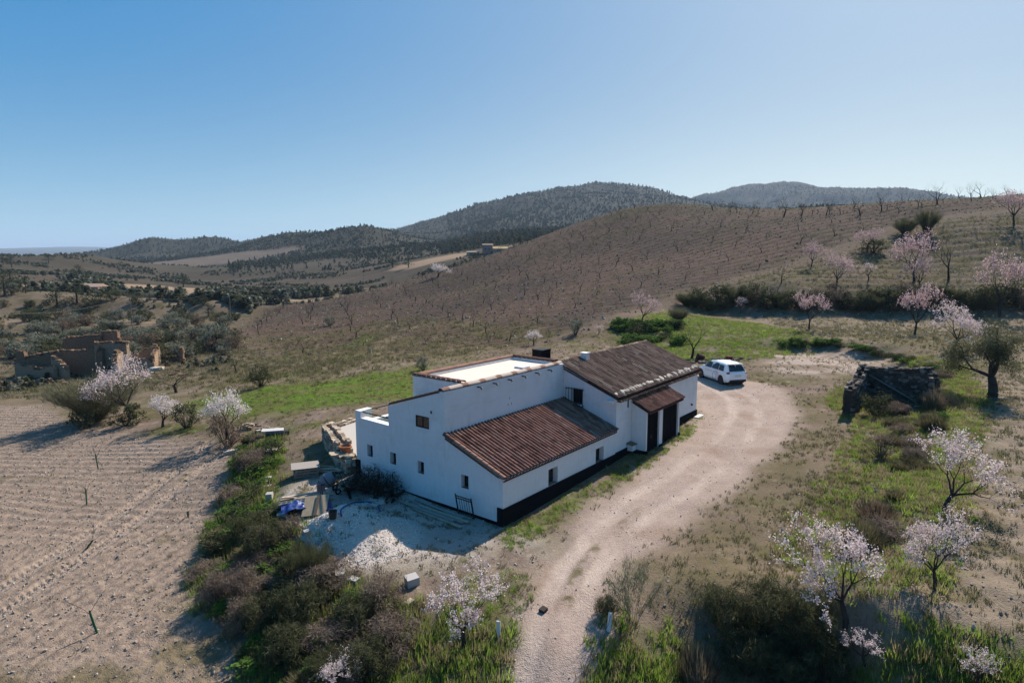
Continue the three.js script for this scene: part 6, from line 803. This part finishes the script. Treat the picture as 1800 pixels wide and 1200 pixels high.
  part('motor_case', new THREE.BoxGeometry(.4, .42, .34).translate(-.42, .52, .15), matte({ color: lin(.26, .15, .14) }), mx); for (const [x, z, rz] of [[-.4, .3, .1], [-.4, -.3, .1], [.4, .3, -.15], [.4, -.3, -.15]]) part('leg', new THREE.CylinderGeometry(.025, .025, .75, 7).rotateZ(rz).translate(x, .36, z), M.iron, mx); part('axle', new THREE.CylinderGeometry(.02, .02, .7, 6).rotateX(Math.PI / 2).translate(.45, .18, 0), M.iron, mx); for (const z of [-.36, .36]) part('wheel', new THREE.TorusGeometry(.13, .045, 8, 16).translate(.45, .18, z), M.black, mx); part('tilt_wheel', new THREE.TorusGeometry(.22, .018, 6, 20).rotateY(.3).translate(.5, .9, .1), M.iron, mx); part('frame_bar', new THREE.BoxGeometry(.9, .05, .05).translate(0, .70, .32), M.iron, mx);
  // blue hose
  const hp = [[600, 912], [600, 900], [612, 892], [630, 887], [648, 887], [662, 892], [668, 903]].map(([a, b]) => ground(a, b, .12)); const hose = part('blue_hose', new THREE.TubeGeometry(new THREE.CatmullRomCurve3(hp), 60, .03, 8), matte({ color: lin(.02, .06, .2) }, .5), null); tag(hose, 'blue hose curving over the shaded gravel yard', 'hose');
  const bk = thing('black_bucket', 'small black bucket at the end of the blue hose', 'bucket', ground(585, 911)); part('bucket_body', new THREE.CylinderGeometry(.17, .13, .3, 14, 1, true).translate(0, .15, 0), new THREE.MeshStandardMaterial({ color: lin(.02, .02, .02), side: THREE.DoubleSide, roughness: .6 }), bk); part('bucket_bottom', new THREE.CylinderGeometry(.13, .13, .02, 14).translate(0, .02, 0), M.iron, bk);
  for (let k = 0; k < 46; k++) { const o = part('broken_stone', stoneG[k % 4], conc, null); o.position.copy(ground(640 + rnd() * 34, 880 + rnd() * 16)); o.position.y += .03; const s = .08 + rnd() * .16; o.scale.set(s * 1.3, s, s); o.rotation.y = rnd() * 6; tag(o, 'white rubble lump on the shaded gravel yard', 'rubble', 'white rubble on the yard'); }
  { const br = shrubGroup(771, { asp: .07, size: .13, col: [.028, .024, .018], col2: [.05, .04, .03], clumps: 60, leaves: 60, r: 1.5, h: .75 }); addTop(br, 'brush_heap'); const p = HP(-1.05, 6.7); br.position.set(p[0], height(p[0], p[2]) - .05, p[2]); tag(br, 'dark heap of dead brush against the gable wall', 'brush heap'); }
  for (let k = 0; k < 24; k++) { const du = .3 + rnd() * 1.5, dv = rnd() * 3.2, p = HP(-du, 5.1 + dv), h = rnd() * .6 * (1 - Math.abs(du - .9) / .95) * (1 - Math.abs(dv - 1.6) / 1.75), o = part('firewood', new THREE.CylinderGeometry(.02 + rnd() * .04, .03 + rnd() * .04, .4 + rnd() * .7, 6), k % 4 ? FIREM[k % 3] : FIREM[3], null); o.position.set(p[0], height(p[0], p[2]) + .06 + h, p[2]); o.rotation.set(1.4 + (rnd() - .5) * .8, rnd() * 6, rnd()); tag(o, 'dark piece of firewood in the heap against the gable wall', 'firewood', 'firewood heap at the gable'); }
  for (let k = 0; k < 7; k++) { const v0 = 1.2 + k * .16, b = part('long_plank', new THREE.BoxGeometry(2.2 + rnd() * 1.6, .05, .12), k % 3 ? greyWood : woodM[0], null), p = HP(-.35 - k * .12, 2.6 + (k % 3) * .5); b.position.set(p[0], height(p[0], p[2]) + .05 + (k % 2) * .05, p[2]); b.rotation.y = Math.atan2(-HV[1], HV[0]) + (rnd() - .5) * .15; tag(b, 'long grey plank lying at the foot of the gable wall', 'plank', 'planks at the foot of the gable'); }
  // iron gate leaning on the wall
  const gt = thing('iron_gate', 'black iron gate panel leaning on the gable wall by the corner', 'gate', new THREE.Vector3(...(p => [p[0], .06, p[2]])(HP(-.24, 1.72))), Math.atan2(-HV[1], HV[0])); gt.rotation.order = 'YXZ'; gt.rotation.x = gt.rotation.x; const lean = new THREE.Group(); for (let k = 0; k < 7; k++) part('bar', new THREE.CylinderGeometry(.011, .011, .86, 6).translate(-.39 + k * .13, .43, 0), M.iron, gt); for (const y of [.02, .76, .86]) part('rail', new THREE.BoxGeometry(.86, .03, .03).translate(0, y, 0), M.iron, gt); for (const x of [-.43, .43]) part('stile', new THREE.BoxGeometry(.035, .94, .035).translate(x, .47, 0), M.iron, gt); gt.rotation.x = -.2;
}
// loose blocks, stones and posts
const block = (name, label, px, py, sx, sy, sz, ry, mat = conc, cat = 'block', dy = 0) => { const o = part(name, blockG, mat, null); o.position.copy(ground(px, py, sy / 2 - .03 + dy)); o.scale.set(sx, sy, sz); o.rotation.set(.06, ry, .05); tag(o, label, cat); return o; };
block('concrete_block', 'big square pale stone block standing alone near the white almond', 724, 1026, .42, .3, .4, .5, matte({ color: lin(.40, .365, .335) }), 'stone block');
block('concrete_block', 'tilted pale block on the bank, left of two below the gravel heap', 598, 1013, .32, .22, .42, .3); block('concrete_block', 'pale block on the bank, right of two below the gravel heap', 621, 1022, .42, .16, .26, -.5); block('concrete_block', 'tan block lying among the weeds under the two pale blocks', 573, 1052, .4, .12, .24, .7, woodM[1]);
block('concrete_block', 'tan block at the lower edge of the gravel heap', 541, 938, .3, .18, .22, .6); block('concrete_block', 'pale block left of the reddish bush at the yard edge', 497, 911, .42, .3, .4, .2); block('concrete_block', 'upright pale block on the bank under the column of blocks', 474, 880, .28, .4, .3, .1); block('concrete_block', 'tan block on the left rim of the gravel heap', 523, 930, .34, .14, .22, .3);
[[467, 835], [470, 842], [471, 849], [471, 857]].forEach(([a, b], k) => block('concrete_block', ['topmost', 'second', 'third', 'lowest'][k] + ' pale block in the short column of blocks on the bank', a, b, .4, .14, .22, .2 + k * .1));
block('loose_stone', 'pale curved slab at the edge of the ploughed field below the thicket', 408, 795, 1.0, .2, .3, .5, STN.tan[4], 'stone'); block('loose_stone', 'white stone on the green bank left of the pallets', 480, 795, .7, .2, .4, .3, conc, 'stone'); block('loose_stone', 'pale stone on the bank rim under the curved slab', 437, 818, .4, .14, .3, .1, conc, 'stone'); block('loose_stone', 'pale rock on the near bank left of the white almond', 645, 1056, .5, .2, .4, .9, STN.tan[4], 'stone'); block('loose_stone', 'yellowish rock beside the white almond', 720, 1062, .26, .16, .2, .9, woodM[0], 'stone'); block('loose_stone', 'dark stone in the middle of the track near the pipe posts', 955, 1074, .22, .13, .2, .9, STN.grey[3], 'stone'); block('loose_stone', 'white bent offcut among the dry shrubs of the left bank', 445, 1064, .32, .04, .12, .4, conc, 'offcut');
{
  const lg = thing('log_bundle', 'black plastic drum lying with a pale board on the grass left of the house', 'drum', ground(483, 769), .25); part('drum_body', new THREE.CylinderGeometry(.22, .22, 1.3, 14).rotateZ(Math.PI / 2).translate(.15, .22, .1), matte({ color: lin(.03, .03, .032), roughness: .5 }, .5), lg); part('drum_cap', new THREE.CylinderGeometry(.2, .2, .04, 14).rotateZ(Math.PI / 2).translate(.82, .22, .1), M.iron, lg); part('board', new THREE.BoxGeometry(1.25, .08, .4).rotateX(.15).translate(-.12, .46, -.05), matte({ color: lin(.5, .47, .44) }), lg);
  const rnd = rngOf(95); for (const [px, py, n, label, grp] of [[441, 752, 22, 'stone in the small pile left of the black drum', 'small stone pile'], [468, 758, 20, 'reddish stone in the pile behind the black drum', 'reddish stone pile']]) for (let k = 0; k < n; k++) { const o = part('pile_stone', stoneG[k % 4], STN.tan[(rnd() * 5) | 0], null), q = rnd() * .5, a = rnd() * 6.28, v = ground(px, py); o.position.set(v.x + Math.cos(a) * q * 1.4, v.y + .08 + (0.5 - q) * .4 * rnd(), v.z + Math.sin(a) * q); o.scale.set(.18 + rnd() * .16, .12 + rnd() * .1, .16 + rnd() * .12); o.rotation.y = rnd() * 6; tag(o, label, 'stone', grp); }
  const pm = matte({ color: lin(.62, .61, .58), roughness: .5 }, .5);
  for (const [px, py, h, label, tilt] of [[876, 1119, .5, 'white pipe post on the left side of the track', 0], [1070, 1108, .55, 'white pipe post with a wire loop on the right side of the track', -.08]]) { const g = thing('pipe_post', label, 'post', ground(px, py)); part('pipe', new THREE.CylinderGeometry(.062, .062, h + .2, 16, 1, true).translate(0, h / 2 - .1, 0), pm, g); part('pipe_fill', new THREE.CylinderGeometry(.055, .055, .02, 14).translate(0, h - .03, 0), conc, g); g.rotation.z = tilt; if (tilt) { const c = new THREE.CatmullRomCurve3([[0, h - .05, .06], [-.1, h * .5, .25], [-.3, .12, .5], [-.5, .02, .9]].map(p => new THREE.Vector3(...p))); part('wire', new THREE.TubeGeometry(c, 20, .006, 5), M.iron, g); } }
  // saplings in green guards on the ploughed field
  const gm = matte({ color: lin(.02, .10, .055), roughness: .6 }, .4);
  [[152, 886, 862, 'nearest the middle of the field edge', .0, .25], [172, 824, 800, 'bare and farthest up the field', .1, .9], [330, 908, 893, 'leaning left, rightmost in the field', .75, .3], [152, 964, 950, 'with a spreading bare top, by the middle of the field', .7, 1], [170, 1112, 1072, 'nearest the lower edge, with a dark bare top', -.18, 1]].forEach(([px, py, tp, txt, tilt, top], i) => { const v = ground(px, py), D = Math.hypot(v.x, v.z), h = Math.max(.5, (py - tp) / F * D), g = thing('sapling', 'sapling in a green guard, ' + txt, 'sapling', v, i); part('tree_guard', new THREE.CylinderGeometry(.028, .034, h, 10, 1, true).translate(0, h / 2, 0), gm, g); const r = rngOf(970 + i), L = limbs(r, { trunk: h, r: .022, bend: .3, lift: .05, levels: 3, trunkLevels: 1, tipFrom: 9, forks: 3, more: .3, spread: .8, spread2: .6, first: .7 * (.4 + top), shrink: .7 }); part('stem', L.wood.geo(), twigM, g); part('twigs', L.tw.geo(), twigM, g); g.rotation.z = tilt; });
}
renderer.render(scene, camera);
